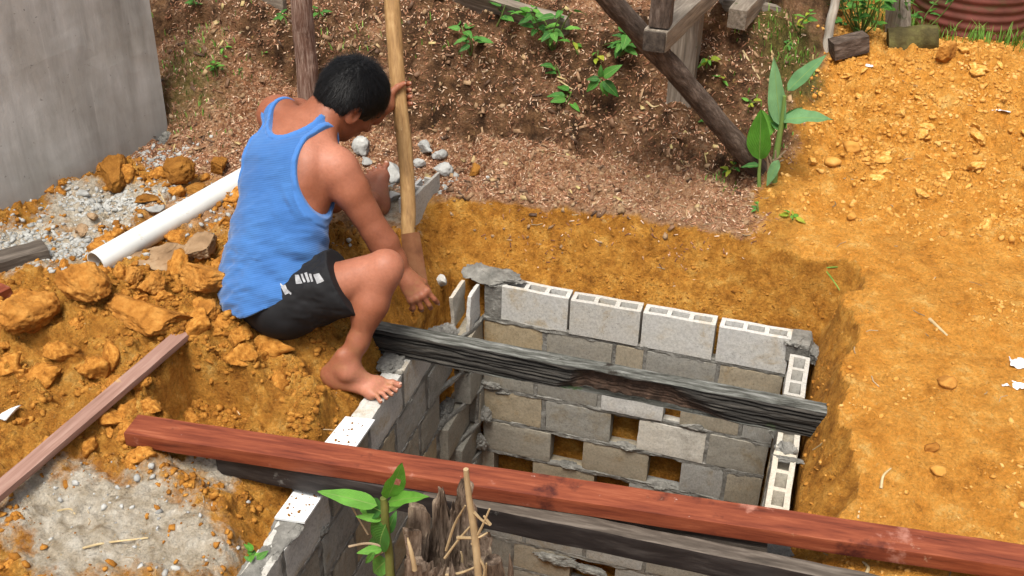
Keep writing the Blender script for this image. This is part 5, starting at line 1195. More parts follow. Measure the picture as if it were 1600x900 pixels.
spl([(640, 905, -.1), (640, 870, -.1), (633, 835, -.09)], .010, .003, 'stump', 'splinter', 21); spl([(648, 890, -.1), (642, 860, -.1), (636, 840, -.09)], .006, .003, 'splinter', 'splinter', 22)
spl([(772, 960, 0), (774, 905, 0), (769, 875, 0)], .026, .020, 'stump', 'side_stub', 23, 12); spl([(797, 930, 0), (798, 890, 0), (796, 865, 0)], .012, .001, 'stump', 'splinter', 24)

# ================================================================== THE MAN
class Field:
    def __init__(s, lo, hi, h):
        s.lo = np.asarray(lo, float); s.h = h; s.n = np.ceil((np.asarray(hi, float) - s.lo) / h).astype(int) + 1
        s.D = np.full(s.n, 1.0, np.float32)
    def block(s, lo, hi):
        a = np.clip(np.floor((np.asarray(lo) - s.lo) / s.h).astype(int), 0, s.n - 1); b = np.clip(np.ceil((np.asarray(hi) - s.lo) / s.h).astype(int) + 1, 1, s.n)
        g = np.meshgrid(*[s.lo[i] + s.h * np.arange(a[i], b[i]) for i in range(3)], indexing='ij')
        return tuple(slice(a[i], b[i]) for i in range(3)), np.stack(g, -1).astype(np.float32)
    def add(s, prim, k=.02, sub=False):
        fn, lo, hi = prim; mg = .03 + k
        sl, P = s.block(np.asarray(lo) - mg, np.asarray(hi) + mg)
        if P.size == 0: return
        d = fn(P); a = s.D[sl]
        if sub:
            d = -d; h = np.clip(.5 - .5 * (d - a) / k, 0, 1) if k > 0 else 0; h = np.clip(.5 + .5 * (d - a) / k, 0, 1); s.D[sl] = a * (1 - h) + d * h + k * h * (1 - h)
        else:
            h = np.clip(.5 + .5 * (d - a) / k, 0, 1); s.D[sl] = d * (1 - h) * 0 + (d * h * 0) + (a * (1 - (1 - np.clip(.5 + .5 * (a - d) / k, 0, 1)) * 0) * 0) + _smin(a, d, k)
    def mesh(s): return surface_nets(s.D, s.lo, s.h)
def _smin(a, b, k):
    h = np.clip(.5 + .5 * (b - a) / k, 0, 1); return b * (1 - h) + a * h - k * h * (1 - h)
def surface_nets(D, lo, h):
    S = D < 0
    c = np.zeros(np.array(D.shape) - 1, np.int8)
    for dx in (0, 1):
        for dy in (0, 1):
            for dz in (0, 1): c += S[dx:S.shape[0] - 1 + dx, dy:S.shape[1] - 1 + dy, dz:S.shape[2] - 1 + dz]
    act = np.argwhere((c > 0) & (c < 8)); ids = np.full(c.shape, -1, np.int32); ids[tuple(act.T)] = np.arange(len(act))
    val = np.stack([D[act[:, 0] + dx, act[:, 1] + dy, act[:, 2] + dz] for dx in (0, 1) for dy in (0, 1) for dz in (0, 1)], 1)
    cor = np.array([(dx, dy, dz) for dx in (0, 1) for dy in (0, 1) for dz in (0, 1)], float)
    acc = np.zeros((len(act), 3)); cnt = np.zeros(len(act))
    for i in range(8):
        for j in range(i + 1, 8):
            if np.abs(cor[i] - cor[j]).sum() != 1: continue
            a, b = val[:, i], val[:, j]; m = (a < 0) != (b < 0); t = np.where(m, a / np.where(m, a - b, 1), 0)
            acc += np.where(m[:, None], cor[i] + t[:, None] * (cor[j] - cor[i]), 0); cnt += m
    V = lo + h * (act + acc / cnt[:, None]); Q = []
    for ax in range(3):
        sl0 = [slice(None)] * 3; sl1 = [slice(None)] * 3; sl0[ax] = slice(0, -1); sl1[ax] = slice(1, None)
        a, b = S[tuple(sl0)], S[tuple(sl1)]; e = np.argwhere(a != b); u, v = (ax + 1) % 3, (ax + 2) % 3
        ok = (e[:, u] > 0) & (e[:, v] > 0) & (e[:, u] < D.shape[u] - 1) & (e[:, v] < D.shape[v] - 1); e = e[ok]
        def cid(du, dv):
            q = e.copy(); q[:, u] += du; q[:, v] += dv; return ids[tuple(q.T)]
        q = np.stack([cid(-1, -1), cid(0, -1), cid(0, 0), cid(-1, 0)], 1); fl = ~S[tuple(e.T)]
        q[fl] = q[fl][:, ::-1]; Q.append(q)
    return V, np.concatenate(Q)
def nrmz(v): v = np.asarray(v, float); return v / np.linalg.norm(v)
def ELL(c, ax, r):
    c = np.asarray(c, np.float32); ax = np.asarray(ax, np.float32); r = np.asarray(r, np.float32)
    def fn(P):
        q = (P - c) @ ax.T; k0 = np.sqrt(((q / r) ** 2).sum(-1)); k1 = np.sqrt(((q / r ** 2) ** 2).sum(-1)); return np.where(k1 > 1e-6, k0 * (k0 - 1) / np.maximum(k1, 1e-6), -r.min())
    e = np.sqrt(((ax * r[:, None]) ** 2).sum(0)); return fn, c - e, c + e
def CONE(a, b, ra, rb):
    a = np.asarray(a, np.float32); b = np.asarray(b, np.float32); ba = b - a; bb = float(ba @ ba) + 1e-9
    def fn(P):
        h = np.clip(((P - a) @ ba) / bb, 0, 1); return np.sqrt((((P - a) - h[..., None] * ba) ** 2).sum(-1)) - (ra + (rb - ra) * h)
    r = max(ra, rb); return fn, np.minimum(a, b) - r, np.maximum(a, b) + r
I3 = np.eye(3)
UPZ = np.array([0, 0, 1.0])
fac = nrmz([.475, .88, 0]); rgt = np.array([fac[1], -fac[0], 0])
Pv = np.array([-.612, -.705, .262]); C7 = np.array([-.622, -.345, .742])
SR = np.array([-.452, -.455, .668]); SL = np.array([-.764, -.285, .742])
RH, LH = Pv + .095 * rgt, Pv - .095 * rgt
RK = np.array([-.190, -.655, .425]); RA = np.array([-.285, -.812, .088])
LK = np.array([-.69, -.31, .455]); LA = np.array([-.548, .075, .262])
ER = np.array([-.312, -.462, .440]); WR = at(633, 432, .272)
WL = np.array([-.448, -.035, .742]); EL = np.array([-.66, .00, .62])
up_t = nrmz(C7 - Pv); sd_t = nrmz(SR - SL); sd_t = nrmz(sd_t - up_t * (sd_t @ up_t)); fr_t = np.cross(up_t, sd_t)       # front of the chest
TA = np.array([sd_t, up_t, fr_t])                       # torso axes: side, up, front
LT = np.linalg.norm(C7 - Pv)
def tp(s, u, f): return Pv + s * sd_t + u * LT * up_t + f * fr_t
TORSO = [(ELL(Pv + [0, 0, .0], np.array([rgt, UPZ, np.cross(UPZ, rgt)]), (.168, .118, .125)), .03), (ELL(tp(0, .20, -.005), TA, (.150, .13, .112)), .06), (ELL(tp(0, .42, -.018), TA, (.160, .15, .125)), .07), (ELL(tp(0, .66, -.012), TA, (.172, .15, .122)), .07),
         (ELL(tp(0, .83, -.01), TA, (.165, .09, .095)), .06), (ELL(tp(.085, .74, -.075), TA, (.075, .095, .045)), .05), (ELL(tp(-.085, .74, -.075), TA, (.075, .095, .045)), .05)]
GIRD = [(CONE(SR - sd_t * .03, C7 + up_t * -.05, .062, .070), .05), (CONE(SL + sd_t * .03, C7 + up_t * -.05, .062, .070), .05)]
# head frame, turned to his right and bowed
hs = nrmz([.69, -.71, -.13]); Fh = nrmz(np.cross(UPZ, hs)); bw = math.radians(47)
hf = math.cos(bw) * Fh - math.sin(bw) * UPZ; hf = nrmz(hf - hs * (hf @ hs)); hu = np.cross(hs, hf); HA = np.array([hs, hu, hf]); HK = 1.17
HC = at(546, 159, .805)
def hp(s, u, f): return HC + HK * (s * hs + u * hu + f * hf)
def HE(c, r, ax=None): return ELL(hp(*c), HA if ax is None else ax, np.array(r) * HK)
HEAD = [(HE((0, .022, -.012), (.077, .098, .098)), .02), (HE((0, -.035, .030), (.060, .078, .066)), .03), (HE((0, -.092, .060), (.027, .022, .024)), .025), (HE((.040, -.060, .010), (.020, .045, .040)), .03), (HE((-.040, -.060, .010), (.020, .045, .040)), .03),
        (CONE(hp(-.034, .022, .080), hp(.034, .022, .080), .014 * HK, .014 * HK), .02), (HE((.040, -.022, .066), (.022, .016, .020)), .02), (HE((-.040, -.022, .066), (.022, .016, .020)), .02),
        (CONE(hp(0, .008, .092), hp(0, -.030, .112), .009 * HK, .014 * HK), .012), (HE((.013, -.034, .102), (.010, .009, .012)), .008), (HE((-.013, -.034, .102), (.010, .009, .012)), .008),
        (HE((0, -.056, .092), (.024, .006, .011)), .006), (HE((0, -.067, .090), (.021, .007, .011)), .006), (HE((.031, .004, .079), (.015, .009, .010)), .008), (HE((-.031, .004, .079), (.015, .009, .010)), .008)]
NECK = [(CONE(C7 - up_t * .02 + fr_t * .02, hp(0, -.045, -.028), .066, .060 * HK), .03), (CONE(tp(.09, .93, .0), hp(.02, -.05, -.04), .045, .045), .04), (CONE(tp(-.09, .93, .0), hp(-.02, -.05, -.04), .045, .045), .04)]
def EARS(sg):
    ea = np.array([nrmz(hs * sg + hf * -.35), nrmz(hu - hf * .15), np.cross(nrmz(hs * sg + hf * -.35), nrmz(hu - hf * .15))])
    return [(HE((sg * .078, -.012, -.010), (.0075, .034, .020), ea), .006), (HE((sg * .081, .010, -.020), (.007, .018, .013), ea), .006)], [(HE((sg * .087, -.006, -.006), (.006, .020, .010), ea), .005)]
def limb(pts, rads, k=.02): return [(CONE(pts[i], pts[i + 1], rads[i], rads[i + 1]), k) for i in range(len(pts) - 1)]
def lerp(a, b, t): return np.asarray(a) * (1 - t) + np.asarray(b) * t
def arm(S, E, W, out):
    d1, d2 = nrmz(E - S), nrmz(W - E)
    return [(ELL(S + d1 * .02, I3, (.071, .071, .071)), .03)] + limb([S, lerp(S, E, .35) + out * .006, E], [.063, .060, .048], .03) + [(CONE(lerp(S, E, .25) - out * .012, lerp(S, E, .75) - out * .008, .046, .040), .03)] + limb([E, lerp(E, W, .28), lerp(E, W, .65), W], [.046, .050, .039, .029], .025) + [(ELL(W, I3, (.030, .026, .028)), .02)]
def leg(H, K, A, back):
    th = nrmz(K - H); sh = nrmz(A - K)
    return limb([H, lerp(H, K, .35), K - th * .02], [.098, .088, .060], .04) + [(ELL(K + nrmz(th - sh) * .006, I3, (.054, .054, .056)), .03), (CONE(lerp(K, A, .10) + back * .012, lerp(K, A, .42) + back * .022, .046, .047), .03)] + limb([K + sh * .03, lerp(K, A, .35), lerp(K, A, .72), A], [.050, .050, .034, .029], .03)
def foot(A, heel, toe, side, upv, big):
    """side points to the big toe"""
    d = nrmz(toe - heel); L = np.linalg.norm(toe - heel); n = nrmz(upv - d * (upv @ d)); s_ = nrmz(np.cross(n, d)); s_ = s_ * np.sign(s_ @ side)
    out = [(ELL(heel + d * .035 + n * .008, np.array([s_, n, d]), (.031, .034, .042)), .02), (CONE(A, heel + d * .045 + n * .01, .028, .029), .03), (CONE(A + d * .015 - n * .005, heel + d * .62 * L + n * .010 + s_ * .008, .030, .021), .04),
           (CONE(heel + d * .05 - s_ * .006, heel + d * .66 * L - s_ * .026 - n * .006, .026, .018), .03), (CONE(heel + d * .05 + s_ * .004, heel + d * .70 * L + s_ * .026 - n * .004, .024, .021), .03), (CONE(heel + d * .68 * L - s_ * .034 - n * .006, heel + d * .72 * L + s_ * .028 - n * .004, .016, .018), .03),
           (ELL(A + s_ * .024 - n * .004, I3, (.011, .011, .011)), .025), (ELL(A - s_ * .022 - n * .010, I3, (.010, .010, .010)), .025), (CONE(A + n * .055 - d * .022, heel + n * .022 + d * .022, .020, .027), .04)]
    toes = []; nails = []
    for k, (so, l0, l1, r) in enumerate(((.031, .72, 1.0, .0125), (.011, .76, .985, .0092), (-.006, .74, .955, .0086), (-.021, .71, .915, .0082), (-.036, .66, .865, .0082))):
        b0 = heel + d * l0 * L + s_ * so * .92 - n * .004; sp = .004 * (1.5 - k); t1 = heel + d * ((l0 * .45 + l1 * .55) * L) + s_ * (so * 1.05 + sp) + n * .003; t2 = heel + d * (l1 * L - r) + s_ * (so * 1.12 + sp * 1.8) - n * .009
        toes += [(CONE(b0, t1, r * 1.02, r * .92), .012), (CONE(t1, t2, r * .92, r * 1.02), .003)]
        nails.append((t2 + n * r * .80 + d * r * .25, s_, n, d, r * .62))
    return out, toes, nails
def finger(pts, r0, r1, k=.004): 
    n = len(pts) - 1; rs = np.linspace(r0, r1, n + 1); return [(CONE(pts[i], pts[i + 1], rs[i], rs[i + 1]), k if i else .009) for i in range(n)]
# right hand hanging loosely, back of the hand to the viewer
d = nrmz(atd(668, 484, depth(WR)) - WR); tocam = nrmz(CAM_POS - WR); n = nrmz(tocam + UPZ * .2 - d * ((tocam + UPZ * .2) @ d)); s_ = np.cross(n, d)      # thumb side
HKK = 1.08
HR = [(CONE(WR, WR + d * .030, .026, .029), .02)]
kn = []
for k, so in enumerate((.034, .0125, -.009, -.029)):
    q = WR + HKK * (d * (.085 - .004 * abs(k - 1)) + s_ * so + n * (.004 - .003 * abs(k - 1.3))); kn.append(q); HR.append((CONE(WR + d * .015 + s_ * so * .5, q, .017, .0125), .016))
HR.append((ELL(WR + d * .052 - n * .004, np.array([s_, n, d]), (.036, .017, .045)), .015))
FR = []; NR = []
for k, q in enumerate(kn):
    L1, L2, L3 = (.040, .025, .019) if k in (1, 2) else (.036, .022, .018) if k == 0 else (.030, .019, .016)
    a1, a2, a3 = [math.radians(v) for v in ((12, 52, 84), (20, 66, 98), (28, 78, 108), (34, 84, 114))[k]]
    pt = [q]
    for l, a in ((L1, a1), (L2, a2), (L3, a3)): pt.append(pt[-1] + HKK * l * (d * math.cos(a) - n * math.sin(a) + s_ * (.22 * (1.3 - k)) * .5))
    FR += finger(pt, .0102, .0080, .0025); FR.append((ELL(q + n * .004, I3, (.0105, .0105, .0105)), .008)); NR.append((pt[-1] + d * .006, s_, nrmz(pt[-1] - pt[-2]), d, .0045))
th = [WR + d * .022 + s_ * .026 - n * .006, WR + d * .052 + s_ * .046 - n * .020, WR + d * .078 + s_ * .046 - n * .034, WR + d * .094 + s_ * .036 - n * .042]
FR += [(CONE(th[0], th[1], .0145, .0115), .015), (CONE(th[1], th[2], .0115, .010), .006), (CONE(th[2], th[3], .010, .0082), .004)]
# wooden pole of the spade, held by the left hand
SP0 = np.array([-.243, -.305, .150]); PT = aty(613, -30, .235)
hz = .745; PD = nrmz(PT - at(641, 385, .24)); PB = at(641, 385, .24)
def pole_at(z): return PB + PD * (z - PB[2]) / PD[2]
hc = pole_at(at(631, 168, .735)[2]); e2 = nrmz(CAM_POS - hc); e2 = nrmz(e2 - PD * (e2 @ PD)); e1 = np.cross(PD, e2); e1 = e1 * np.sign(e1 @ CAM_M[:, 0]); PR = .0285
WL = hc - e1 * .100 + e2 * .006 - PD * .066
HL = [(CONE(WL, hc - e1 * .050 + e2 * .024 - PD * .030, .028, .027), .01), (CONE(hc - e1 * .060 + e2 * .024 - PD * .046, hc - e1 * .046 + e2 * .026 - PD * .012, .022, .020), .008)]; FL = []; NL = []
for k, hgt_ in enumerate((.042, .018, -.006, -.029)):
    r_f = PR + .0105; pts = [hc + PD * (hgt_ * .9) - e1 * .054 + e2 * .002]
    HL.append((CONE(WL + PD * hgt_ * .4, pts[0], .018, .0135), .016))
    L_a = (200, 250, 310, 372) if k < 3 else (200, 245, 300, 352)
    for a in L_a: a = math.radians(a - 12 * (k == 0)); pts.append(hc + PD * (hgt_ * 1.06 + .004) + r_f * (math.cos(a) * e1 + math.sin(a) * e2))
    FL += finger(pts, .0118, .0094); NL.append((pts[-1] + e2 * .006 + e1 * .004, PD, nrmz(e1 * .8 + e2 * .5), nrmz(pts[-1] - pts[-2]), .0048))
HL.append((ELL(hc - e1 * .046 + e2 * .020 - PD * .008, np.array([PD, e1, e2]), (.048, .026, .022)), .012))
tpts = [hc - e1 * .052 + e2 * .032 - PD * .020, hc - e1 * .032 + e2 * .038 + PD * .012, hc - e1 * .006 + e2 * (PR + .013) + PD * .032, hc + e1 * .018 + e2 * (PR + .008) + PD * .044]
FL += [(CONE(tpts[0], tpts[1], .0175, .0145), .015), (CONE(tpts[1], tpts[2], .0145, .0122), .006), (CONE(tpts[2], tpts[3], .0122, .0098), .004)]; NL.append((tpts[3] + e2 * .007, PD, e2, nrmz(tpts[3] - tpts[2]), .0055))

RFh, RFt = np.array([-.372, -.812, .036]), at(622, 612, .020)
f1, t1_, nails1 = foot(RA, RFh, RFt, np.array([0, 1.0, .0]), UPZ, 1)
LFh = aty(596, 334, .045); LFt = aty(586, 254, .20)
f2, t2_, nails2 = foot(LA, LFh, LFt, CAM_M[:, 0], nrmz(CAM_M[:, 0] * .35 + np.array([-.1, -.9, .35])), 1)
H_RES = .0042
fld = Field((-1.0, -.98, -.02), (.0, .32, 1.08), H_RES)
rcalf = nrmz(nrmz(RK - RH) * -.6 + np.array([-.5, -.2, -.1])); lcalf = np.array([0, -.3, -.95])
for pr, k in TORSO + GIRD: fld.add(pr, k)
for pr, k in leg(RH, RK, RA, rcalf) + leg(LH, LK, LA, lcalf): fld.add(pr, k)
for pr, k in arm(SR, ER, WR, nrmz([.5, -.7, .4])) + arm(SL, EL, WL, nrmz([-.5, .5, .4])): fld.add(pr, k)
for pr, k in NECK + HEAD: fld.add(pr, k)
for sg in (1, -1):
    a_, c_ = EARS(sg)
    for pr, k in a_: fld.add(pr, k)
    for pr, k in c_: fld.add(pr, k, sub=True)
for pr, k in f1 + f2 + HR + HL + t1_ + t2_ + FR + FL: fld.add(pr, k)
V, Q = fld.mesh()
man = empty('person', RFh * [1, 1, 0] + [.05, .1, 0], 'barefoot man in blue tank top and black shorts sitting bowed against a wooden pole', 'person')
m, t, b = new_mat('skin'); M['skin'] = m
v = coords(t, (1, 1, 1), rnd=False)
c = ramp(t, noise(t, v, 6, 6, .6), [(.30, (.175, .056, .027)), (.48, (.285, .098, .050)), (.66, (.40, .155, .088))])
c = mix(t, .55, c, ramp(t, attr(t, 'tan_sunlit'), [(0, (.16, .050, .024)), (.5, (.29, .098, .050)), (1, (.50, .215, .145))]))
fine = ramp(t, noise(t, v, 120, 4, .6), [(.3, gray(.85)), (.7, gray(1.08))]); c = mix(t, .8, c, fine, 'MULTIPLY')
md_ = N(t, 'ShaderNodeMath', operation='MULTIPLY'); t.links.new(attr(t, 'mud'), md_.inputs[0]); t.links.new(ramp(t, noise(t, v, 28, 7, .7), [(.46, gray(0)), (.62, gray(1))]), md_.inputs[1]); c = mix(t, md_.outputs[0], c, (.30, .155, .06))
t.links.new(c, b.inputs['Base Color']); b.inputs['Specular IOR Level'].default_value = .36; t.links.new(ramp(t, noise(t, v, 60, 6, .7), [(.3, gray(.42)), (.7, gray(.66))]), b.inputs['Roughness'])
b.inputs['Subsurface Weight'].default_value = .12; b.inputs['Subsurface Radius'].default_value = (.012, .005, .003); b.inputs['Subsurface Scale'].default_value = .6
pv = bump(t, b, noise(t, v, 420, 3, .6), .25, .001); bump(t, b, noise(t, v, 38, 7, .7), .45, .004, pv)
body = obj('body', V, Q, M['skin'], man)
tm = np.full(len(V), .45, np.float32)
def near(c, r): return np.exp(-(((V - np.asarray(c)) ** 2).sum(1)) / r ** 2)
tm = tm - .35 * near(lerp(SR, ER, .7), .13) - .25 * near(HC, .2) - .2 * near(lerp(ER, WR, .6), .12) + .55 * near(RFh * .4 + RFt * .6, .12) + .5 * near(RFt, .06) + .30 * near(RK, .12) + .25 * near(lerp(RH, RK, .7), .12) + .3 * near(LFh * .5 + LFt * .5, .12) + .12 * near(hc, .08) - .15 * near(lerp(RK, RA, .5), .15) + .42 * near(SR + [0, 0, .05], .10) + .25 * near(tp(.12, .85, -.08), .10) + .2 * near(lerp(SR, ER, .25) + [.03, -.03, .02], .08)  # skin tone by body part; sunlit shoulder painted in as paler pink
am = body.data.attributes.new('tan_sunlit', 'FLOAT', 'POINT'); am.data.foreach_set('value', np.clip(tm, 0, 1).astype(np.float32))
mu_ = .75 * near(RFh, .09) + .5 * near(lerp(RFh, RFt, .8), .10) + .6 * near(LFh, .1) + .6 * near(WR + d * .07, .09) + .35 * near(hc, .08) + .3 * near(lerp(RK, RA, .75), .10)
amd = body.data.attributes.new('mud', 'FLOAT', 'POINT'); amd.data.foreach_set('value', np.clip(mu_, 0, .8).astype(np.float32))
M['nail'] = basic('nail', [(.3, (.46, .27, .20)), (.7, (.60, .38, .30))], 30, rough=.35, bstr=0)
for q, a_, n_, d_, r_n in nails1 + nails2 + NR + NL:
    P, F = ico(2); a_ = nrmz(a_); n_ = nrmz(n_); d_ = nrmz(np.cross(a_, n_)); P = q + r_n * (P[:, :1] * a_ * .95 + P[:, 1:2] * n_ * .32 + P[:, 2:3] * d_ * 1.15); obj('nail', P, F, M['nail'], man)

# ---- tank top
def wv_f(P, sc, seed, n=2): return fbm(P, sc, n, seed)
lo, hi = V.min(0), V.max(0)
sf = Field((-1.0, -1.0, .06), (-.25, -.05, .95), H_RES)
for pr, k in TORSO + GIRD + [(CONE(tp(.10, .90, 0), tp(.055, 1.02, .0), .045, .045), .04), (CONE(tp(-.10, .90, 0), tp(-.055, 1.02, .0), .045, .045), .04)]: sf.add(pr, k)
sl, PP = sf.block(sf.lo, sf.lo + sf.h * (sf.n - 1)); sl = tuple(slice(0, n_) for n_ in PP.shape[:3])
rel = PP - Pv.astype(np.float32); U_ = rel @ sd_t.astype(np.float32); W_ = rel @ up_t.astype(np.float32); Fv = rel @ fr_t.astype(np.float32)
S_D = sf.D[sl]
def e_sd(cu, cw, cf, ru, rw, rf):
    k0 = np.sqrt(((U_ - cu) / ru) ** 2 + ((W_ - cw) / rw) ** 2 + ((Fv - cf) / rf) ** 2); return (k0 - 1) * min(ru, rw, rf)
neck = e_sd(-.002, LT * 1.09, -.02, .098, .115, .6)
armR = e_sd(.212, LT * .80, .0, .105, .205, .30) ; armL = e_sd(-.228, LT * .80, .02, .105, .19, .30)
hem = -(W_ - .42 * Fv + .045 - .35 * np.maximum(U_, 0) + .006 * np.sin(U_ * 40))
topc = W_ - LT * 1.22
ncut = .020 - CONE(C7 - up_t * .03 + fr_t * .02, hp(0, -.045, -.028), .066, .066 * HK)[0](PP)
mask = np.maximum.reduce([hem, -neck, -armR, -armL, topc, ncut])
bandw = np.maximum.reduce([-neck, -armR, -armL])
inflate = .009 + .032 * sstep(LT * .60, LT * .06, W_) + .0035 * sstep(-.017, -.013, bandw) - .002 * sstep(-.02, -.016, bandw) * (1 - sstep(-.017, -.013, bandw)) + .003 * sstep(-.02, -.012, hem)
near_s = np.abs(S_D) < .05
fold = np.zeros_like(S_D); Pn = PP[near_s]
fq = np.stack([U_[near_s] * 1.2 + W_[near_s] * .8, W_[near_s] * 3.2 - U_[near_s] * 1.2, Fv[near_s] * 1.0], -1)
fold[near_s] = fbm(fq, 5.5, 3, 91) * (.009 + .015 * sstep(.34, .0, W_[near_s])) + .009 * np.sin(W_[near_s] * 60 + U_[near_s] * 25) * np.exp(-((W_[near_s] - .10) / .07) ** 2) * sstep(.02, .14, U_[near_s]) + .006 * np.sin((W_[near_s] * 1.0 + U_[near_s] * 1.3) * 70) * np.exp(-((W_[near_s] - .30) / .06) ** 2 - ((U_[near_s] - .12) / .05) ** 2)
sf.D[sl] = np.maximum(S_D - inflate - fold, mask)
sV, sQ = sf.mesh()
m, t, b = new_mat('blue_ribbed_cotton'); M['shirt'] = m
v = coords(t, (1, 1, 1), rnd=False)
c = ramp(t, noise(t, v, 5, 5, .6), [(.3, (.036, .118, .33)), (.7, (.056, .170, .43))])
rb = N(t, 'ShaderNodeMath', operation='MULTIPLY'); rb.inputs[1].default_value = 2 * PI / .0062; t.links.new(attr(t, 'rib'), rb.inputs[0]); sn = N(t, 'ShaderNodeMath', operation='SINE'); t.links.new(rb.outputs[0], sn.inputs[0])
ab = N(t, 'ShaderNodeMath', operation='MULTIPLY_ADD'); ab.inputs[1].default_value = .5; ab.inputs[2].default_value = .5; t.links.new(sn.outputs[0], ab.inputs[0])
rc = ramp(t, ab.outputs[0], [(.0, gray(.86)), (1, gray(1.06))]); bm_ = attr(t, 'band')
c2 = mix(t, 1, c, rc, 'MULTIPLY'); c = mix(t, bm_, c2, (.052, .165, .44))
f = ramp(t, noise(t, v, 9, 5, .6), [(.70, gray(0)), (.78, gray(.5))]); c = mix(t, f, c, (.13, .17, .30))
t.links.new(c, b.inputs['Base Color']); b.inputs['Roughness'].default_value = .88; b.inputs['Sheen Weight'].default_value = .25; b.inputs['Specular IOR Level'].default_value = .15
hm = N(t, 'ShaderNodeMath', operation='MULTIPLY'); iv = N(t, 'ShaderNodeMath', operation='SUBTRACT'); iv.inputs[0].default_value = 1; t.links.new(bm_, iv.inputs[1]); t.links.new(ab.outputs[0], hm.inputs[0]); t.links.new(iv.outputs[0], hm.inputs[1])
pv = bump(t, b, noise(t, v, 700, 2, .5), .2, .0008); bump(t, b, hm.outputs[0], .35, .0015, pv)
shirt = obj('tank_top', sV, sQ, M['shirt'], man)
r_ = sV - Pv; su, sw, sfv = r_ @ sd_t, r_ @ up_t, r_ @ fr_t
def e_v(cu, cw, cf, ru, rw, rf): return (np.sqrt(((su - cu) / ru) ** 2 + ((sw - cw) / rw) ** 2 + ((sfv - cf) / rf) ** 2) - 1) * min(ru, rw, rf)
bnd = np.maximum.reduce([-e_v(-.002, LT * 1.09, -.02, .098, .115, .6), -e_v(.212, LT * .80, .0, .105, .205, .30), -e_v(-.228, LT * .80, .02, .105, .19, .30)])
for nm, arr in (('rib', sw + .12 * su * su), ('band', sstep(-.019, -.015, bnd))):
    a_ = shirt.data.attributes.new(nm, 'FLOAT', 'POINT'); a_.data.foreach_set('value', np.asarray(arr, np.float32))
# ---- shorts
qf = Field((-.86, -.98, .08), (-.20, -.32, .56), H_RES)
RHm, LHm = lerp(RH, RK, .62), lerp(LH, LK, .62)
for pr, k in [TORSO[0]] + [(CONE(RH, RHm, .110, .092), .05), (CONE(RHm, lerp(RH, RK, .9), .092, .092), .03), (CONE(LH, LHm, .110, .092), .05), (CONE(LHm, lerp(LH, LK, .9), .092, .09), .03), (ELL(tp(0, .14, -.01), TA, (.15, .09, .11)), .05)]: qf.add(pr, k)
sl, PP = qf.block(qf.lo, qf.lo + qf.h * (qf.n - 1)); sl = tuple(slice(0, n_) for n_ in PP.shape[:3]); Dq = qf.D[sl]
rel = PP - Pv; thR, thL = nrmz(RK - RH), nrmz(LK - LH)
dR = (PP - RH) @ thR; dL = (PP - LH) @ thL; onR = np.linalg.norm(np.cross(PP - RH, thR), axis=-1) < np.linalg.norm(np.cross(PP - LH, thL), axis=-1)
LR_ = np.linalg.norm(RK - RH)
hem_m = np.where(onR, dR - LR_ * .60 + .10 * ((PP - lerp(RH, RK, .6)) @ nrmz([-.3, .8, .5])), dL - LR_ * .66)
waist = rel @ up_t - .085 - 2.2 * np.maximum(np.where(onR, dR, dL) - .0, 0)
ns = np.abs(Dq) < .05; fold = np.zeros_like(Dq); Pn = PP[ns]
fold[ns] = fbm(np.stack([Pn @ nrmz([.8, .3, .4]) * 1.0, Pn @ nrmz([-.3, .8, .3]) * 2.4, Pn[:, 2] * 2.2], -1), 7, 3, 95) * .016 + .004 * fbm(Pn, 30, 2, 96)
qf.D[sl] = np.maximum(Dq - .008 - .016 * sstep(.05, .22, np.where(onR, dR, dL)) - fold * sstep(-.02, .12, np.where(onR, dR, dL)), np.maximum(hem_m, waist))
qV, qQ = qf.mesh()
M['shorts'] = basic('black_jersey', [(.3, (.006, .006, .007)), (.7, (.014, .014, .016))], 9, rough=.8, bscale=300, bstr=.25, bdist=.001, spec=.3)
shorts = obj('shorts', qV, qQ, M['shorts'], man)
bvh = BVHTree.FromPolygons([tuple(p_) for p_ in qV], [tuple(int(i) for i in f_) for f_ in qQ])
def on_cloth(u, v, bv, lift=.002):
    d_ = Vector(ray(u, v)).normalized(); h_, n_, i_, l_ = bv.ray_cast(Vector(CAM_POS), d_)
    return None if h_ is None else np.array(h_ + n_ * lift)
M['print'] = basic('white_print', [(.3, (.20, .20, .21)), (.7, (.42, .43, .44))], 60, rough=.8, bstr=0)
def print_patch(name, quad, bv, mat, n=6):
    V_ = []; 
    for i in range(n):
        for j in range(n):
            a, c_ = i / (n - 1), j / (n - 1); q = (np.array(quad[0]) * (1 - a) + np.array(quad[1]) * a) * (1 - c_) + (np.array(quad[3]) * (1 - a) + np.array(quad[2]) * a) * c_
            p_ = on_cloth(q[0], q[1], bv)
            if p_ is None: return
            V_.append(p_)
    F_ = [(i * n + j, (i + 1) * n + j, (i + 1) * n + j + 1, i * n + j + 1) for i in range(n - 1) for j in range(n - 1)]
    obj(name, V_, F_, mat, shorts)
# pale block print on the hip: three slanted word-like bars, a parallelogram, and a piped pocket edge
for q in ([(461, 430), (467, 430), (473, 443), (463, 444)], [(470, 429), (473, 428), (478, 441), (475, 442)], [(476, 427), (480, 426), (485, 441), (481, 442)], [(483, 428), (487, 428), (490, 440), (487, 441)], [(490, 429), (499, 427), (507, 439), (496, 444)]):
    print_patch('hip_print', q, bvh, M['print'])
print_patch('hip_label', [(439, 448), (446, 445), (452, 458), (446, 461)], bvh, M['print'])
print_patch('pocket_piping', [(432, 440), (433, 438), (456, 458), (455, 461)], bvh, M['print'], 8)
bvs = BVHTree.FromPolygons([tuple(p_) for p_ in sV], [tuple(int(i) for i in f_) for f_ in sQ])
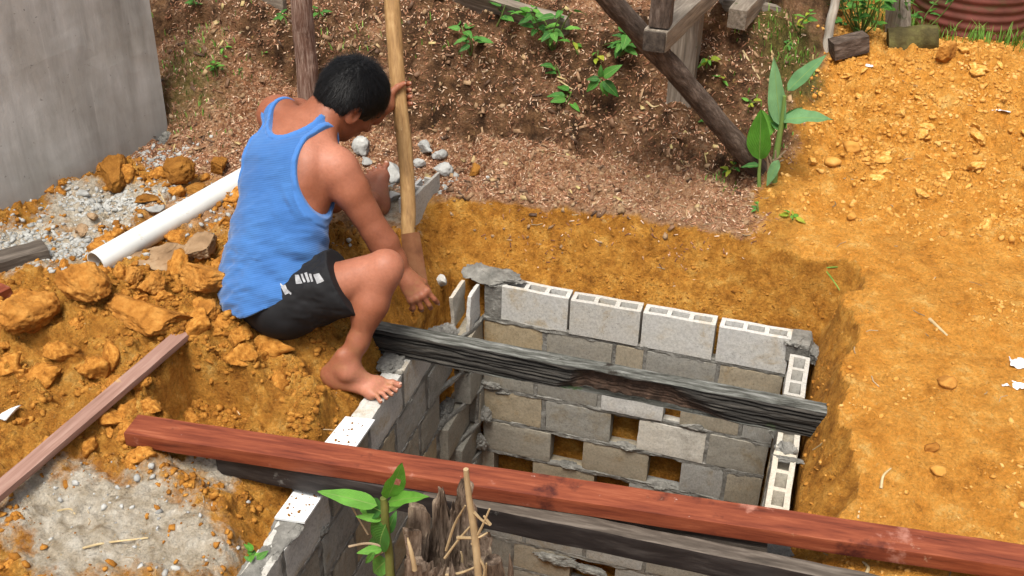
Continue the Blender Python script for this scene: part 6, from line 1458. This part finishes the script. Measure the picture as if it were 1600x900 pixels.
# ---- hair
hfld = Field(HC - .22, HC + .22, .0042)
for pr, k in [(HE((0, .026, -.016), (.079, .100, .099)), .02), (HE((0, -.01, -.045), (.064, .07, .055)), .03)]: hfld.add(pr, k)
sl, PP = hfld.block(hfld.lo, hfld.lo + hfld.h * (hfld.n - 1)); sl = tuple(slice(0, n_) for n_ in PP.shape[:3]); Dh = hfld.D[sl]; rel = (PP - HC) / HK
hS, hU, hF = rel @ hs, rel @ hu, rel @ hf
thick = .004 + .012 * sstep(-.03, .09, hU) + .004 * sstep(.0, .08, hF); fold = np.zeros_like(Dh); ns = np.abs(Dh) < .06
_cr = np.stack([hS[ns], hU[ns] - .085, hF[ns] + .045], -1); _ln = np.linalg.norm(_cr, axis=-1, keepdims=True); fold[ns] = .0042 * fbm(np.concatenate([_cr / np.maximum(_ln, .01) * 1.0, _ln * 2.5], -1)[:, [0, 1, 2]] + _ln * .8, 11, 3, 97, .6) * sstep(.0, .03, _ln[:, 0])
line = np.minimum.reduce([np.maximum(.062 - hU, hF - .2), np.maximum(-.075 - hU, hF + .015), np.maximum(.002 - hU, hF - .055)])   # front, nape, sideburn steps
cutl = np.where(hF > .052, .058 - hU + .004, np.where(hF > .012, np.where(hU < -.02, .02, -.005 - hU + .1 * (hF - .012)), np.where(hF > -.03, .028 - hU, -.072 - hU)))
cutl = np.where(hF > .052, .052 - hU, np.where(hF > .008, -.012 - hU, np.where(hF > -.028, .022 - hU - 1.2 * np.maximum(-.012 - hF, 0), -.070 - hU)))
hfld.D[sl] = np.maximum(Dh - (thick + fold) * HK, cutl * HK + .004 * np.sin(hS * 300) * .3)
kV, kQ = hfld.mesh()
m, t, b = new_mat('black_hair'); M['hair'] = m; v = coords(t, (1, 1, 1), rnd=False)
mp_ = N(t, 'ShaderNodeMapping'); t.links.new(attr(t, 'hairuv') if False else v, mp_.inputs[0]); mp_.inputs['Scale'].default_value = (1, 1, .5)
c = ramp(t, noise(t, mp_.outputs[0], 90, 4, .6), [(.3, (.002, .002, .0025)), (.7, (.008, .0075, .008))]); t.links.new(c, b.inputs['Base Color']); b.inputs['Roughness'].default_value = .5; b.inputs['Specular IOR Level'].default_value = .25
bump(t, b, noise(t, mp_.outputs[0], 160, 4, .7), .15, .002)
hair = obj('hair', kV, kQ, M['hair'], man)
# short strands lying from the crown outwards
rs = np.random.default_rng(5); rel = (kV - HC) / HK; crown = hp(0, .085, -.045)
sel = np.array([i_ for i_ in rs.choice(len(kV), 9000) if (rel[i_] @ hu) > .02 or (rel[i_] @ hf) < -.035]) if len(kV) > 900000 else np.array([i_ for i_ in rs.integers(0, len(kV), 26000) if (rel[i_] @ hu) > .02 or (rel[i_] @ hf) < -.035]); Vs = np.empty((len(sel), 4, 3)); 
for i, s_i in enumerate(sel):
    p_ = kV[s_i]; nr = nrmz(p_ - hp(0, .02, -.01)); dr_ = p_ - crown; dr_ = dr_ - nr * (dr_ @ nr); dr_ = nrmz(dr_ + rs.normal(size=3) * .012 + 1e-6); l = rs.uniform(.016, .034) * (1 if (rel[s_i] @ hu) > .0 else .55); w_ = np.cross(nr, dr_) * .0005
    e_ = p_ + dr_ * l + nr * (.0026 + rs.uniform(-.001, .0045) - l * l * 3.5); Vs[i] = [p_ - w_, p_ + w_, e_ + w_ * .3, e_ - w_ * .3]
o = obj('hair_strands', Vs.reshape(-1, 3), np.arange(len(sel) * 4).reshape(-1, 4), M['hair'], hair); o['kind'] = 'stuff'
for sg in (1, -1):
    pts = curve_pts([hp(sg * .012, .022, .100), hp(sg * .032, .030, .094), hp(sg * .052, .022, .078)], 8); Ve, Fe = tube(pts, np.array([.004, .005, .005, .005, .004, .004, .003, .002]), 6); obj('eyebrow', Ve, Fe, M['hair'], man)
q = on_cloth(453, 204, bvs)
print_q = [(446, 200), (456, 204), (455, 208), (445, 203)]
# ================================================================== THE SPADE
spade = empty('spade', SP0, 'long wooden handled spade with a rusty blade held upright by the man', 'spade')
n_ = 60; tt_ = np.linspace(0, 1, n_)[:, None]; a, b = PB - PD * .02, PT
pts = a + (b - a) * tt_ + .011 * np.concatenate([fbm(np.concatenate([tt_ * 3, tt_ * 0 + k, tt_ * 0], 1), 1, 2, 60 + k)[:, None] for k in range(3)], 1)
dist_h = np.abs(pts[:, 2] - hc[2]); 
V, F = tube(pts, .0275 + .003 * tt_[:, 0], 18, True, .10, 8); o = obj('handle', V, F, M['pole'], spade); grain(o, a, b)
wq = pole_at(at(638, 338, .3)[2]); an = np.arange(24) * 2 * PI / 24
V, F = tube(np.array([wq + .0275 * (math.cos(q) * e1 + math.sin(q) * e2) for q in np.append(an, 0)]), .0018, 6, False); obj('wire_binding', V, F, M['rust'], spade)
m_ = M['blade'] = basic('rusty_blade', [(.25, (.08, .030, .015)), (.5, (.18, .075, .035)), (.75, (.27, .14, .07))], 9, rough=.7, bscale=60, bstr=.4, spots=((.07, .085, .05), 7, .56))
zb = PB[2]; q4 = [atd(627, 366, depth(PB) - .036), atd(655, 362, depth(PB) - .036), atd(668, 441, depth(PB) - .03), atd(630, 438, depth(PB) - .03)]
n = 8; V = []
nb = nrmz(np.cross(q4[1] - q4[0], q4[3] - q4[0])); nb = nb * np.sign(nb @ e2)
for sd_ in (1, -1):
    for i in range(n):
        for j in range(n):
            a, c_ = i / (n - 1), j / (n - 1); q = (q4[0] * (1 - a) + q4[1] * a) * (1 - c_) + (q4[3] * (1 - a) + q4[2] * a) * c_
            V.append(q + nb * (.004 * sd_ * (1 - .5 * c_) - .010 * (2 * a - 1) ** 2 + .012 * (1 - c_) * (1 - (2 * a - 1) ** 2)))
F = [(i * n + j, (i + 1) * n + j, (i + 1) * n + j + 1, i * n + j + 1) for i in range(n - 1) for j in range(n - 1)]; F += [tuple(k + n * n for k in f_[::-1]) for f_ in F]
rim = [(i, 0) for i in range(n)] + [(n - 1, j) for j in range(1, n)] + [(i, n - 1) for i in range(n - 2, -1, -1)] + [(0, j) for j in range(n - 2, 0, -1)]
for k in range(len(rim)): p_, q_ = rim[k], rim[(k + 1) % len(rim)]; F.append((p_[0] * n + p_[1], q_[0] * n + q_[1], q_[0] * n + q_[1] + n * n, p_[0] * n + p_[1] + n * n))
obj('blade', V, F, M['blade'], spade)
